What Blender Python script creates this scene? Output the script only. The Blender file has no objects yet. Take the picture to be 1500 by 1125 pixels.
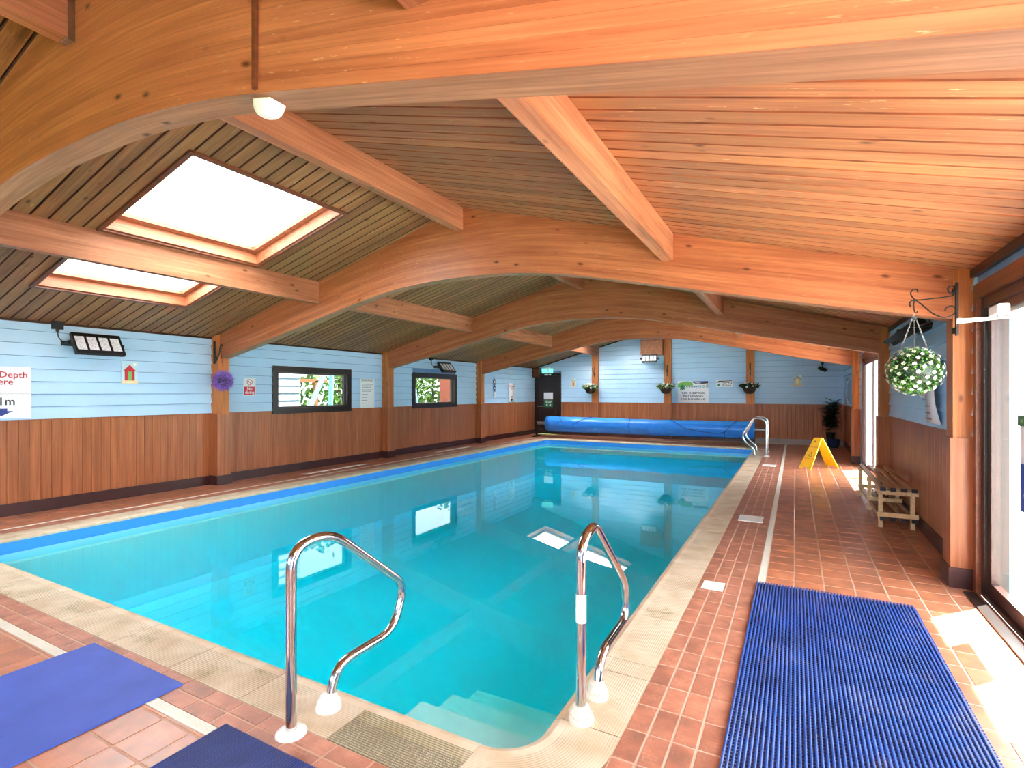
import bpy, math, random
from mathutils import Vector, Matrix
random.seed(7)
PI = math.pi
sc = bpy.context.scene
COL = sc.collection

# ------------------------------------------------------------------ camera
F_PX = 764.0
YAW = math.atan(415 / F_PX)
cam_d = bpy.data.cameras.new('camera')
cam_d.sensor_width = 36.0
cam_d.lens = F_PX / 1500 * 36.0
cam_d.shift_y = 12.5 / 1500
cam_d.clip_start = 0.05
cam_d.clip_end = 200
cam = bpy.data.objects.new('camera', cam_d)
COL.objects.link(cam)
cam.location = (0, 0, 1.4)
cam.rotation_euler = (PI / 2, 0, YAW)
sc.camera = cam

# ------------------------------------------------------------------ world, sun, lights, exposure
world = bpy.data.worlds.new('sky')
sc.world = world
world.use_nodes = True
wn = world.node_tree
bg = wn.nodes['Background']
bg.inputs['Color'].default_value = (0.90, 0.95, 1.0, 1)
bg.inputs['Strength'].default_value = 9.0

sun_d = bpy.data.lights.new('sun', 'SUN')
sun_d.energy = 38.0
sun_d.angle = math.radians(0.6)
sun_d.color = (1.0, 0.95, 0.86)
sun = bpy.data.objects.new('sun', sun_d)
COL.objects.link(sun)
EL = math.radians(57)
sdir = Vector((-0.68 * math.cos(EL), -0.733 * math.cos(EL), -math.sin(EL)))
sun.rotation_euler = sdir.to_track_quat('-Z', 'Y').to_euler()

fl_d = bpy.data.lights.new('camera_flash', 'POINT')      # the photographer's flash: its shadows lie behind the flower ball and the near beam
fl_d.energy = 62.0
fl_d.shadow_soft_size = 0.12
fl_d.color = (1.0, 0.97, 0.93)
fl = bpy.data.objects.new('camera_flash', fl_d)
COL.objects.link(fl)
fl.location = (0.31, 0.0, 2.0)

sc.view_settings.view_transform = 'Standard'
sc.view_settings.look = 'None'
sc.view_settings.gamma = 1.0
sc.view_settings.use_curve_mapping = False
sc.view_settings.exposure = 1.08
cy = sc.cycles
cy.use_denoising = True
cy.max_bounces = 10
cy.diffuse_bounces = 6
cy.glossy_bounces = 4
cy.transmission_bounces = 4
cy.transparent_max_bounces = 16
cy.caustics_reflective = False
cy.caustics_refractive = False
cy.sample_clamp_indirect = 14.0

# ------------------------------------------------------------------ materials
def lin(r, g, b):
    f = lambda c: (c / 255 / 12.92) if c / 255 <= 0.04045 else ((c / 255 + 0.055) / 1.055) ** 2.4
    return (f(r), f(g), f(b), 1)

def newmat(name):
    m = bpy.data.materials.new(name)
    m.use_nodes = True
    nt = m.node_tree
    return m, nt, nt.nodes['Principled BSDF']

class G:
    """small node helper"""
    def __init__(s, nt): s.nt = nt
    def n(s, t, **k):
        x = s.nt.nodes.new(t)
        for a, b in k.items(): setattr(x, a, b)
        return x
    def l(s, a, b): s.nt.links.new(a, b)
    def math(s, op, a, b=None, clamp=False):
        x = s.n('ShaderNodeMath', operation=op, use_clamp=clamp)
        for i, v in enumerate((a, b)):
            if v is None: continue
            if isinstance(v, (int, float)): x.inputs[i].default_value = v
            else: s.l(v, x.inputs[i])
        return x.outputs[0]
    def mix(s, fac, a, b, mode='MIX'):
        x = s.n('ShaderNodeMix', data_type='RGBA', blend_type=mode)
        for i, v in ((0, fac), (6, a), (7, b)):
            if isinstance(v, (int, float)): x.inputs[i].default_value = v
            elif isinstance(v, tuple): x.inputs[i].default_value = v
            else: s.l(v, x.inputs[i])
        return x.outputs[2]
    def noise(s, vec, scale, detail=3, rough=.55):
        x = s.n('ShaderNodeTexNoise')
        x.inputs['Scale'].default_value = scale
        x.inputs['Detail'].default_value = detail
        x.inputs['Roughness'].default_value = rough
        s.l(vec, x.inputs['Vector'])
        return x.outputs['Fac']
    def ramp(s, fac, stops):
        x = s.n('ShaderNodeValToRGB')
        e = x.color_ramp.elements
        while len(e) > 1: e.remove(e[-1])
        e[0].position = stops[0][0]; e[0].color = stops[0][1]
        for p, c in stops[1:]:
            k = e.new(p); k.color = c
        s.l(fac, x.inputs[0])
        return x.outputs[0]
    def coords(s, kind='Object', scale=(1, 1, 1), rnd=True):
        tc = s.n('ShaderNodeTexCoord')
        out = tc.outputs[kind]
        if rnd:
            oi = s.n('ShaderNodeObjectInfo')
            v = s.n('ShaderNodeVectorMath', operation='ADD')
            s.l(out, v.inputs[0])
            m2 = s.math('MULTIPLY', oi.outputs['Random'], 37.0)
            cb = s.n('ShaderNodeCombineXYZ')
            for i in range(3): s.l(m2, cb.inputs[i])
            s.l(cb.outputs[0], v.inputs[1])
            out = v.outputs[0]
        mp = s.n('ShaderNodeMapping')
        mp.inputs['Scale'].default_value = scale
        s.l(out, mp.inputs['Vector'])
        return mp.outputs[0]

def plain(name, c, rough=.5, metal=0.0, vary=0.06, nscale=8, bump=0.0, bscale=60, spec=.5, coat=0.0):
    m, nt, p = newmat(name)
    g = G(nt)
    v = g.coords()
    nz = g.noise(v, nscale)
    lo = tuple(max(0, x * (1 - vary * 2)) for x in c[:3]) + (1,)
    hi = tuple(min(1, x * (1 + vary * 2)) for x in c[:3]) + (1,)
    g.l(g.ramp(nz, [(.3, lo), (.7, hi)]), p.inputs['Base Color'])
    p.inputs['Roughness'].default_value = rough
    p.inputs['Metallic'].default_value = metal
    p.inputs['Specular IOR Level'].default_value = spec
    if coat: p.inputs['Coat Weight'].default_value = coat
    if bump:
        b = g.n('ShaderNodeBump')
        b.inputs['Strength'].default_value = bump
        b.inputs['Distance'].default_value = .003
        g.l(g.noise(v, bscale, 4), b.inputs['Height'])
        g.l(b.outputs[0], p.inputs['Normal'])
    return m

def wood(name, dark, light, axis=0, rough=.45, coord='Object', knots=True, tint=None, rvar=.22, fine=1.0, lam=None, stain=None, rnd=True, fleck=None):
    """grain stretched along one axis; colour varies a little from piece to piece"""
    m, nt, p = newmat(name)
    g = G(nt)
    s = [14.0 * fine] * 3
    s[axis] = .9
    v = g.coords(coord, tuple(s), rnd)
    n1 = g.noise(v, 1.0, 5, .6)
    col = g.ramp(n1, [(.25, dark), (.5, tuple((a + b) / 2 for a, b in zip(dark, light))), (.72, light)])
    s2 = [60.0 * fine] * 3
    s2[axis] = 1.6
    n2 = g.noise(g.coords(coord, tuple(s2), rnd), 1.0, 2)
    col = g.mix(g.math('MULTIPLY', g.math('SUBTRACT', .66, n2, True), 1.6, True), col, tuple(x * .62 for x in dark[:3]) + (1,))
    if tint:
        v3 = g.coords(coord, (.9, .9, .9), rnd)
        col = g.mix(g.ramp(g.noise(v3, 1.0, 3), [(.45, (0, 0, 0, 1)), (.7, (.75, .75, .75, 1))]), col, tint)
    if lam:
        tc = g.n('ShaderNodeTexCoord')
        sx = g.n('ShaderNodeSeparateXYZ')
        g.l(tc.outputs[coord], sx.inputs[0])
        k = g.math('DIVIDE', sx.outputs[lam[0]], lam[1])
        fl_ = g.math('FLOOR', k)
        wnz = g.n('ShaderNodeTexWhiteNoise', noise_dimensions='1D')
        g.l(fl_, wnz.inputs['W'])
        col = g.mix(.2, col, g.ramp(wnz.outputs['Value'], [(0, tuple(x * .72 for x in dark[:3]) + (1,)), (1, tuple(min(1, x * 1.12) for x in light[:3]) + (1,))]))
        fr = g.math('FRACT', k)
        ed = g.math('LESS_THAN', fr, .045)
        col = g.mix(g.math('MULTIPLY', ed, .45), col, tuple(x * .45 for x in dark[:3]) + (1,))
    if knots:
        sk = [9.0] * 3
        sk[axis] = 4.0
        vo = g.n('ShaderNodeTexVoronoi')
        vo.inputs['Scale'].default_value = 1.0
        g.l(g.coords(coord, tuple(sk), rnd), vo.inputs['Vector'])
        sep = g.n('ShaderNodeSeparateColor')
        g.l(vo.outputs['Color'], sep.inputs[0])
        pick = g.math('GREATER_THAN', sep.outputs[0], .55)
        kn = g.math('MULTIPLY', g.math('SUBTRACT', 1.0, g.math('MULTIPLY', vo.outputs['Distance'], 6.0), True), pick)
        col = g.mix(g.math('MULTIPLY', kn, 1.3, True), col, tuple(x * .25 for x in dark[:3]) + (1,))
    if stain:
        ss = [5.0] * 3
        ss[axis] = .55
        ns = g.noise(g.coords(coord, tuple(ss), rnd), 1.0, 6, .7)
        col = g.mix(g.ramp(ns, [(.60, (0, 0, 0, 1)), (.74, (.8, .8, .8, 1))]), col, stain)
    if fleck:
        sf = [62.0] * 3
        sf[axis] = 9.0
        nf = g.noise(g.coords(coord, tuple(sf), rnd), 1.0, 5, .7)
        big = g.noise(g.coords(coord, (.8, .8, .8), rnd), 1.0, 2)
        fk = g.math('MULTIPLY', g.ramp(nf, [(.62, (0, 0, 0, 1)), (.68, (.75, .75, .75, 1))]), g.ramp(big, [(.4, (.15, .15, .15, 1)), (.6, (1, 1, 1, 1))]))
        col = g.mix(fk, col, fleck)
    if rvar:
        oi = g.n('ShaderNodeObjectInfo')
        hsv = g.n('ShaderNodeHueSaturation')
        g.l(col, hsv.inputs['Color'])
        g.l(g.math('ADD', g.math('MULTIPLY', oi.outputs['Random'], rvar), 1 - rvar / 2), hsv.inputs['Value'])
        col = hsv.outputs[0]
    g.l(col, p.inputs['Base Color'])
    p.inputs['Roughness'].default_value = rough
    p.inputs['Specular IOR Level'].default_value = .35
    b = g.n('ShaderNodeBump')
    b.inputs['Strength'].default_value = .12
    b.inputs['Distance'].default_value = .002
    g.l(n1, b.inputs['Height'])
    g.l(b.outputs[0], p.inputs['Normal'])
    return m

M = {}
M['beam'] = wood('glulam', lin(160, 84, 50), lin(212, 134, 88), 0, .42, 'UV', True, rvar=.0, lam=(1, .045), rnd=False, stain=lin(140, 76, 46), fleck=lin(226, 178, 130))
M['soffit'] = wood('worn_soffit', lin(158, 108, 78), lin(198, 148, 112), 0, .6, 'UV', True, rvar=.0, rnd=False, stain=lin(112, 78, 60))
M['purlin'] = wood('purlin_wood', lin(164, 98, 64), lin(206, 142, 102), 1, .5, stain=lin(110, 62, 36))
M['post'] = wood('post_wood', lin(178, 98, 46), lin(222, 142, 78), 2, .45)
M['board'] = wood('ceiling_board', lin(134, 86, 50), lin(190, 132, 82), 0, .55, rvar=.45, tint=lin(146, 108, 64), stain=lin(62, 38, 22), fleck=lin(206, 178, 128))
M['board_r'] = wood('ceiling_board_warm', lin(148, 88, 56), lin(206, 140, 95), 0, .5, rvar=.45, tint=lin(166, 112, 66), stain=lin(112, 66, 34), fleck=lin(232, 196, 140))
M['groove'] = plain('groove_shade', lin(80, 46, 26), .8, vary=.2)  # groove shadow painted dark on the ceiling boards' sides and chamfers
M['groove_warm'] = plain('groove_shade_soft', lin(138, 76, 42), .8, vary=.3, nscale=3)  # softer painted groove shadow for the right slope's boards
M['dado'] = wood('dado_laminate', lin(154, 88, 52), lin(194, 122, 78), 2, .35, knots=False, rvar=.16)
M['reveal'] = wood('reveal_wood', lin(162, 92, 60), lin(204, 130, 92), 1, .5, knots=False)
M['darkwood'] = wood('dark_trim', lin(52, 28, 18), lin(84, 48, 32), 1, .4, knots=False)
M['frame_brown'] = plain('brown_frame', lin(58, 34, 28), .3, vary=.1)
M['frame_mid'] = wood('door_trim', lin(104, 56, 34), lin(140, 82, 52), 1, .35, knots=False)
M['black_frame'] = plain('black_brown_frame', lin(34, 24, 22), .35)
M['skirt'] = plain('maroon_skirting', lin(62, 30, 30), .35, vary=.08)
M['skirt_grey'] = plain('grey_skirting', lin(150, 140, 138), .5)
M['siding'] = plain('blue_siding', lin(186, 221, 247), .26, vary=.02, nscale=2)
M['siding_in'] = plain('siding_backing', lin(104, 142, 184), .6)
M['outer'] = plain('outer_wall', lin(200, 205, 210), .7)
M['deck'] = plain('roof_deck', lin(40, 26, 16), .9)
M['grout'] = plain('grout', lin(200, 166, 144), .85, bump=.2)
M['black'] = plain('black_metal', lin(22, 22, 25), .4)
M['iron'] = plain('wrought_iron', lin(24, 20, 20), .5)
M['white'] = plain('white_plastic', lin(240, 240, 236), .35, vary=.02)
M['offwhite'] = plain('offwhite_plastic', lin(226, 220, 206), .4, vary=.03)
M['paper'] = plain('sign_white', lin(236, 238, 242), .45, vary=.01)
M['steel'] = plain('polished_steel', lin(205, 205, 208), .09, 1.0, vary=.02)
M['alu'] = plain('aluminium', lin(190, 190, 192), .3, 1.0, vary=.03)
M['chain'] = plain('chain_metal', lin(170, 165, 160), .35, 1.0)
M['red'] = plain('print_red', lin(200, 36, 52), .5, vary=.01)
M['green'] = plain('print_green', lin(36, 120, 76), .5, vary=.02)
M['lgreen'] = plain('print_light_green', lin(120, 180, 90), .5, vary=.03)
M['navy'] = plain('print_navy', lin(24, 46, 130), .5, vary=.02)
M['blue'] = plain('print_blue', lin(30, 72, 168), .45, vary=.02)
M['ink'] = plain('print_black', lin(26, 26, 32), .5, vary=.01)
M['greyink'] = plain('print_grey', lin(105, 112, 125), .5, vary=.01)
M['teal'] = plain('print_teal', lin(70, 165, 175), .5, vary=.02)
M['sand'] = plain('print_sand', lin(236, 214, 170), .6, vary=.03)
M['skyp'] = plain('print_sky', lin(190, 222, 232), .6, vary=.03)
M['matblue'] = plain('blue_foam', lin(66, 92, 190), .65, vary=.05, nscale=5, bump=.35, bscale=260)
M['ribnavy'] = plain('navy_rib', lin(34, 52, 118), .5, vary=.1, nscale=6)
M['ribblue'] = plain('blue_rib', lin(40, 70, 136), .35, vary=.34, nscale=4)
def dusty(name, c, dust):
    m, nt, p = newmat(name); g = G(nt)
    v = g.coords('Object', (1, 1, 1), False)
    col = g.ramp(g.noise(v, 4, 3), [(.3, tuple(x * .55 for x in c[:3]) + (1,)), (.7, tuple(x * 1.35 for x in c[:3]) + (1,))])
    col = g.mix(g.ramp(g.noise(v, 3.3, 6, .7), [(.52, (0, 0, 0, 1)), (.7, (.55, .55, .55, 1))]), col, dust)
    g.l(col, p.inputs['Base Color']); p.inputs['Roughness'].default_value = .38
    return m
M['ribblue'] = dusty('blue_rib_dusty', lin(40, 74, 150), lin(112, 112, 138))
M['cover'] = plain('cover_blue', lin(62, 152, 238), .22, vary=.05, nscale=3, bump=.3, bscale=90)
M['coverdark'] = plain('cover_dark_blue', lin(52, 134, 232), .25, vary=.05)
M['strap'] = plain('strap_navy', lin(18, 44, 130), .6)
M['yellow'] = plain('yellow_plastic', lin(250, 200, 20), .35, vary=.03)
M['cream'] = wood('cream_bench_wood', lin(226, 198, 146), lin(248, 228, 184), 1, .5, knots=False, rvar=.08)
M['slat'] = wood('slat_wood', lin(146, 108, 74), lin(204, 164, 118), 1, .45, knots=False)
M['cap'] = plain('navy_cap', lin(34, 38, 52), .5)
M['leafdark'] = plain('dark_leaf', lin(26, 48, 26), .4, vary=.25, nscale=5)
M['leaf'] = plain('leaf', lin(72, 118, 42), .55, vary=.35, nscale=14)
M['hedge'] = plain('hedge_leaf', lin(96, 132, 56), .7, vary=.4, nscale=3)
M['petal'] = plain('petal_white', lin(246, 244, 226), .6, vary=.03)
M['purple'] = plain('purple_spike', lin(150, 112, 200), .6, vary=.3, nscale=20)
M['purpledark'] = plain('purple_core', lin(58, 52, 74), .7, vary=.2)
M['bowl'] = plain('coir_bowl', lin(66, 42, 30), .9, vary=.2, bump=.4)
M['bluepot'] = plain('blue_pot', lin(38, 66, 108), .4)
M['soilpot'] = plain('black_pot', lin(26, 24, 26), .6)
M['stem'] = plain('stem', lin(84, 66, 44), .7)
M['step'] = plain('step_white', lin(226, 240, 240), .6, vary=.02)
M['liner'] = plain('pool_liner', lin(214, 246, 250), .6, vary=.005, nscale=1)
M['band'] = plain('liner_band', lin(64, 158, 252), .35, vary=.02)
M['paving'] = plain('patio_paving', lin(224, 220, 212), .8, vary=.04)
M['lawn'] = plain('lawn_ground', lin(110, 140, 70), .9, vary=.2)
M['whitewall'] = plain('white_board', lin(236, 240, 246), .6, vary=.02)
M['redpaint'] = plain('red_paint', lin(196, 96, 84), .6, vary=.05)
M['swing'] = plain('pale_blue_metal', lin(150, 196, 226), .4)
M['rust'] = plain('rust_frame', lin(168, 104, 70), .6)

# --- special materials
def tile_mat():
    m, nt, p = newmat('terracotta_tile'); g = G(nt)
    v = g.coords('Object', (1, 1, 1))
    n = g.noise(v, 6, 4)
    col = g.ramp(n, [(.28, lin(146, 98, 76)), (.5, lin(184, 114, 82)), (.74, lin(212, 138, 100))])
    v2 = g.coords('Object', (3, 90, 3))
    col = g.mix(g.ramp(g.noise(v2, 1, 2), [(.5, (0, 0, 0, 1)), (.7, (.45, .45, .45, 1))]), col, lin(150, 112, 92))
    oi = g.n('ShaderNodeObjectInfo')
    hsv = g.n('ShaderNodeHueSaturation')
    g.l(col, hsv.inputs['Color'])
    g.l(g.math('ADD', g.math('MULTIPLY', oi.outputs['Random'], .3), .85), hsv.inputs['Value'])
    g.l(hsv.outputs[0], p.inputs['Base Color'])
    p.inputs['Roughness'].default_value = .3
    p.inputs['Specular IOR Level'].default_value = .5
    b = g.n('ShaderNodeBump'); b.inputs['Strength'].default_value = .25; b.inputs['Distance'].default_value = .002
    g.l(g.noise(v, 22, 4), b.inputs['Height']); g.l(b.outputs[0], p.inputs['Normal'])
    return m
M['tile'] = tile_mat()

def studded_mat():
    m, nt, p = newmat('studded_tile'); g = G(nt)
    tc = g.n('ShaderNodeTexCoord')
    v = g.coords('Object', (1, 1, 1))
    br = g.n('ShaderNodeTexBrick')
    br.inputs['Scale'].default_value = 1.0
    br.inputs['Brick Width'].default_value = .03
    br.inputs['Row Height'].default_value = .022
    br.inputs['Mortar Size'].default_value = .0022
    br.inputs['Mortar Smooth'].default_value = .4
    g.l(tc.outputs['Object'], br.inputs['Vector'])
    n = g.noise(v, 9, 4)
    col = g.ramp(n, [(.28, lin(148, 100, 82)), (.5, lin(176, 114, 90)), (.74, lin(198, 134, 108))])
    col = g.mix(g.math('MULTIPLY', br.outputs['Fac'], g.ramp(g.noise(v, 14, 3), [(.5, (0, 0, 0, 1)), (.68, (.3, .3, .3, 1))])), col, lin(216, 178, 158))
    oi = g.n('ShaderNodeObjectInfo')
    hsv = g.n('ShaderNodeHueSaturation')
    g.l(col, hsv.inputs['Color'])
    g.l(g.math('ADD', g.math('MULTIPLY', oi.outputs['Random'], .25), .87), hsv.inputs['Value'])
    g.l(hsv.outputs[0], p.inputs['Base Color'])
    p.inputs['Roughness'].default_value = .45
    b = g.n('ShaderNodeBump'); b.inputs['Strength'].default_value = .25; b.inputs['Distance'].default_value = .0015; b.invert = True
    g.l(br.outputs['Fac'], b.inputs['Height']); g.l(b.outputs[0], p.inputs['Normal'])
    return m
M['stud'] = studded_mat()

def coping_mat(name, moss=0.0):
    """stone slab whose ribs run along local X (UV.x); UV.y is the distance from the pool edge"""
    m, nt, p = newmat(name); g = G(nt)
    tc = g.n('ShaderNodeTexCoord')
    sx = g.n('ShaderNodeSeparateXYZ'); g.l(tc.outputs['UV'], sx.inputs[0])
    ph = g.math('FRACT', g.math('MULTIPLY', sx.outputs[1], 88.0))
    rib = g.math('MULTIPLY', g.math('LESS_THAN', ph, .38), g.math('GREATER_THAN', sx.outputs[1], .055))
    v = g.coords('Object', (1, 1, 1))
    n = g.noise(v, 5, 4)
    col = g.ramp(n, [(.3, lin(196, 172, 142)), (.55, lin(216, 198, 172)), (.8, lin(226, 212, 192))])
    wear = g.ramp(g.noise(v, 3.2, 3), [(.35, (.15, .15, .15, 1)), (.6, (.62, .62, .62, 1))])
    col = g.mix(g.math('MULTIPLY', rib, wear), col, lin(152, 132, 106))
    if moss:
        mk = g.ramp(g.noise(v, 4.5, 5, .65), [(.68 - moss * .38, (0, 0, 0, 1)), (.80 - moss * .32, (1, 1, 1, 1))])
        mk = g.math('MULTIPLY', mk, g.math('GREATER_THAN', sx.outputs[1], .058))
        mk = g.math('MULTIPLY', mk, g.math('ADD', g.math('MULTIPLY', rib, .55), .35))
        col = g.mix(mk, col, lin(112, 112, 62) if moss < .9 else lin(104, 104, 62))
        if moss > .9:
            sp = g.noise(v, 190, 2)
            far = g.math('GREATER_THAN', sx.outputs[1], .12)
            col = g.mix(g.math('MULTIPLY', g.ramp(sp, [(.48, (0, 0, 0, 1)), (.54, (.85, .85, .85, 1))]), far), col, lin(112, 106, 96))
    g.l(col, p.inputs['Base Color'])
    p.inputs['Roughness'].default_value = .75
    b = g.n('ShaderNodeBump'); b.inputs['Strength'].default_value = .5; b.inputs['Distance'].default_value = .002; b.invert = True
    g.l(rib, b.inputs['Height']); g.l(b.outputs[0], p.inputs['Normal'])
    return m
M['coping'] = coping_mat('coping_stone')
M['coping_moss'] = coping_mat('coping_stone_patchy', .35)
M['coping_green'] = coping_mat('coping_stone_mossy', 1.0)

def fresnel_both(g, ior):
    """the same Fresnel curve from either side of a pane or a water surface"""
    geo = g.n('ShaderNodeNewGeometry')
    fr = g.n('ShaderNodeFresnel')
    g.l(g.math('ADD', g.math('MULTIPLY', geo.outputs['Backfacing'], 1 / ior - ior), ior), fr.inputs[0])
    return fr

def glass_mat(name, tint=(1, 1, 1, 1)):
    m = bpy.data.materials.new(name); m.use_nodes = True; nt = m.node_tree; g = G(nt)
    nt.nodes.remove(nt.nodes['Principled BSDF'])
    out = nt.nodes['Material Output']
    tr = g.n('ShaderNodeBsdfTransparent'); tr.inputs[0].default_value = tint
    gl = g.n('ShaderNodeBsdfGlossy'); gl.inputs['Roughness'].default_value = .01
    fr = fresnel_both(g, 1.2)
    mx = g.n('ShaderNodeMixShader')
    g.l(fr.outputs[0], mx.inputs[0]); g.l(tr.outputs[0], mx.inputs[1]); g.l(gl.outputs[0], mx.inputs[2])
    g.l(mx.outputs[0], out.inputs[0])
    return m
M['glass'] = glass_mat('window_glass', (.93, .95, .95, 1))

def obscured_mat():
    m = bpy.data.materials.new('obscured_glass'); m.use_nodes = True; nt = m.node_tree; g = G(nt)
    nt.nodes.remove(nt.nodes['Principled BSDF'])
    t_ = g.n('ShaderNodeBsdfTranslucent'); t_.inputs[0].default_value = (.66, .68, .69, 1)
    g.l(t_.outputs[0], nt.nodes['Material Output'].inputs[0])
    return m
M['obscured'] = obscured_mat()
M['tinted'] = glass_mat('tinted_window_glass', (.40, .42, .42, 1))

def water_mat():
    m = bpy.data.materials.new('pool_water'); m.use_nodes = True; nt = m.node_tree; g = G(nt)
    nt.nodes.remove(nt.nodes['Principled BSDF'])
    out = nt.nodes['Material Output']
    tr = g.n('ShaderNodeBsdfTransparent')
    gl = g.n('ShaderNodeBsdfGlossy'); gl.inputs['Roughness'].default_value = .0
    gl.inputs['Color'].default_value = (1, 1, 1, 1)
    fr = fresnel_both(g, 1.33)
    bp = g.n('ShaderNodeBump'); bp.inputs['Strength'].default_value = .02; bp.inputs['Distance'].default_value = .02
    v = g.coords('Object', (1, 1, 1), False)
    g.l(g.noise(v, 1.6, 1), bp.inputs['Height'])
    g.l(bp.outputs[0], gl.inputs['Normal']); g.l(bp.outputs[0], fr.inputs['Normal'])
    mx = g.n('ShaderNodeMixShader')
    g.l(fr.outputs[0], mx.inputs[0]); g.l(tr.outputs[0], mx.inputs[1]); g.l(gl.outputs[0], mx.inputs[2])
    g.l(mx.outputs[0], out.inputs['Surface'])
    ab = g.n('ShaderNodeVolumeAbsorption')
    ab.inputs['Color'].default_value = (0.0, .965, .9915, 1)
    ab.inputs['Density'].default_value = 1.8
    g.l(ab.outputs[0], out.inputs['Volume'])
    return m
M['water'] = water_mat()

def emit(name, c, s):
    m, nt, p = newmat(name)
    p.inputs['Base Color'].default_value = c
    p.inputs['Emission Color'].default_value = c
    p.inputs['Emission Strength'].default_value = s
    return m
M['exitlit'] = emit('exit_panel_green', lin(110, 220, 200), .8)

def led_mat():
    m, nt, p = newmat('led_lens'); g = G(nt)
    v = g.coords('Object', (1, 1, 1), False)
    vo = g.n('ShaderNodeTexVoronoi'); vo.inputs['Scale'].default_value = 60
    g.l(v, vo.inputs['Vector'])
    g.l(g.ramp(vo.outputs['Distance'], [(.0, lin(255, 255, 255)), (.5, lin(238, 240, 246)), (.8, lin(206, 210, 222))]), p.inputs['Base Color'])
    p.inputs['Roughness'].default_value = .25
    return m
M['led'] = led_mat()

# ------------------------------------------------------------------ mesh helpers
class MB:
    def __init__(s): s.v = []; s.f = []; s.m = []; s.uv = None
    def add(s, vs, fs, mi=0):
        o = len(s.v)
        s.v += [tuple(q) for q in vs]
        for f in fs:
            s.f.append(tuple(o + i for i in f)); s.m.append(mi)
        return s
    def box(s, x0, y0, z0, x1, y1, z1, mi=0):
        vs = [(x, y, z) for z in (z0, z1) for y in (y0, y1) for x in (x0, x1)]
        return s.add(vs, [(0, 2, 3, 1), (4, 5, 7, 6), (0, 1, 5, 4), (2, 6, 7, 3), (0, 4, 6, 2), (1, 3, 7, 5)], mi)
    def hexa(s, p, mi=0):
        """p: 8 points, bottom ring 0-3 then top ring 4-7"""
        return s.add(p, [(3, 2, 1, 0), (4, 5, 6, 7), (0, 1, 5, 4), (1, 2, 6, 5), (2, 3, 7, 6), (3, 0, 4, 7)], mi)
    def prism(s, pts, d, mi=0):
        """polygon pts (3D, planar) pushed by vector d"""
        n = len(pts); d = Vector(d)
        vs = [Vector(p) for p in pts] + [Vector(p) + d for p in pts]
        fs = [tuple(range(n - 1, -1, -1)), tuple(range(n, 2 * n))] + [(i, (i + 1) % n, n + (i + 1) % n, n + i) for i in range(n)]
        return s.add(vs, fs, mi)
    def tube(s, pts, r, n=10, closed=False, caps=True, mi=0, taper=None):
        pts = [Vector(p) for p in pts]
        k = len(pts); rings = []
        up = None
        for i, p in enumerate(pts):
            a = pts[i - 1] if i else (pts[-1] if closed else p)
            b = pts[(i + 1) % k] if (i < k - 1 or closed) else p
            t = (b - a).normalized()
            if up is None:
                up = t.orthogonal().normalized()
            up = (up - t * up.dot(t))
            up = up.normalized() if up.length > 1e-6 else t.orthogonal().normalized()
            w = t.cross(up)
            rr = r * (taper[i] if taper else 1)
            rings.append([p + (up * math.cos(2 * PI * j / n) + w * math.sin(2 * PI * j / n)) * rr for j in range(n)])
        vs = [q for ring in rings for q in ring]
        fs = []
        for i in range(k if closed else k - 1):
            for j in range(n):
                a = i * n + j; b = i * n + (j + 1) % n
                c = ((i + 1) % k) * n + (j + 1) % n; e = ((i + 1) % k) * n + j
                fs.append((a, b, c, e))
        if caps and not closed:
            fs.append(tuple(range(n - 1, -1, -1)))
            fs.append(tuple((k - 1) * n + j for j in range(n)))
        return s.add(vs, fs, mi)
    def lathe(s, prof, n=20, c=(0, 0, 0), axis='Z', mi=0):
        vs = []; fs = []
        for (r, z) in prof:
            for j in range(n):
                a = 2 * PI * j / n
                q = (r * math.cos(a), r * math.sin(a), z)
                if axis == 'X': q = (q[2], q[0], q[1])
                if axis == 'Y': q = (q[0], q[2], q[1])
                vs.append((c[0] + q[0], c[1] + q[1], c[2] + q[2]))
        for i in range(len(prof) - 1):
            for j in range(n):
                a = i * n + j; b = i * n + (j + 1) % n
                fs.append((a, b, b + n, a + n))
        fs.append(tuple(range(n - 1, -1, -1)))
        fs.append(tuple((len(prof) - 1) * n + j for j in range(n)))
        return s.add(vs, fs, mi)
    def mesh(s, name, mats, smooth=False, uvf=None):
        me = bpy.data.meshes.new(name)
        me.from_pydata(s.v, [], s.f)
        if not isinstance(mats, (list, tuple)): mats = [mats]
        for m in mats: me.materials.append(M[m])
        if len(mats) > 1:
            for p, i in zip(me.polygons, s.m): p.material_index = i
        if smooth:
            for p in me.polygons: p.use_smooth = True
        if uvf:
            uvl = me.uv_layers.new(name='UVMap')
            for p in me.polygons:
                for li in p.loop_indices:
                    uvl.data[li].uv = uvf(me.vertices[me.loops[li].vertex_index].co, p.normal)
        me.update()
        return me
    def obj(s, name, mats, parent=None, smooth=False, loc=None, rot=None, uvf=None):
        return link(name, s.mesh(name, mats, smooth, uvf), parent, loc, rot)

def link(name, me, parent=None, loc=None, rot=None):
    o = bpy.data.objects.new(name, me)
    COL.objects.link(o)
    if parent: o.parent = parent
    if loc: o.location = loc
    if rot: o.rotation_euler = rot
    return o

def autosmooth(o, ang=40):
    for p in o.data.polygons: p.use_smooth = True
    o.data.set_sharp_from_angle(angle=math.radians(ang))
    return o

def thing(name, label, cat, loc=(0, 0, 0), rot=(0, 0, 0), group=None):
    o = bpy.data.objects.new(name, None)
    COL.objects.link(o)
    o.location = loc; o.rotation_euler = rot
    o.empty_display_size = .1
    return tag(o, label, cat, group)

def tag(o, label, cat, group=None, kind=None):
    o['label'] = label; o['category'] = cat
    if group: o['group'] = group
    if kind: o['kind'] = kind
    return o

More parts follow.
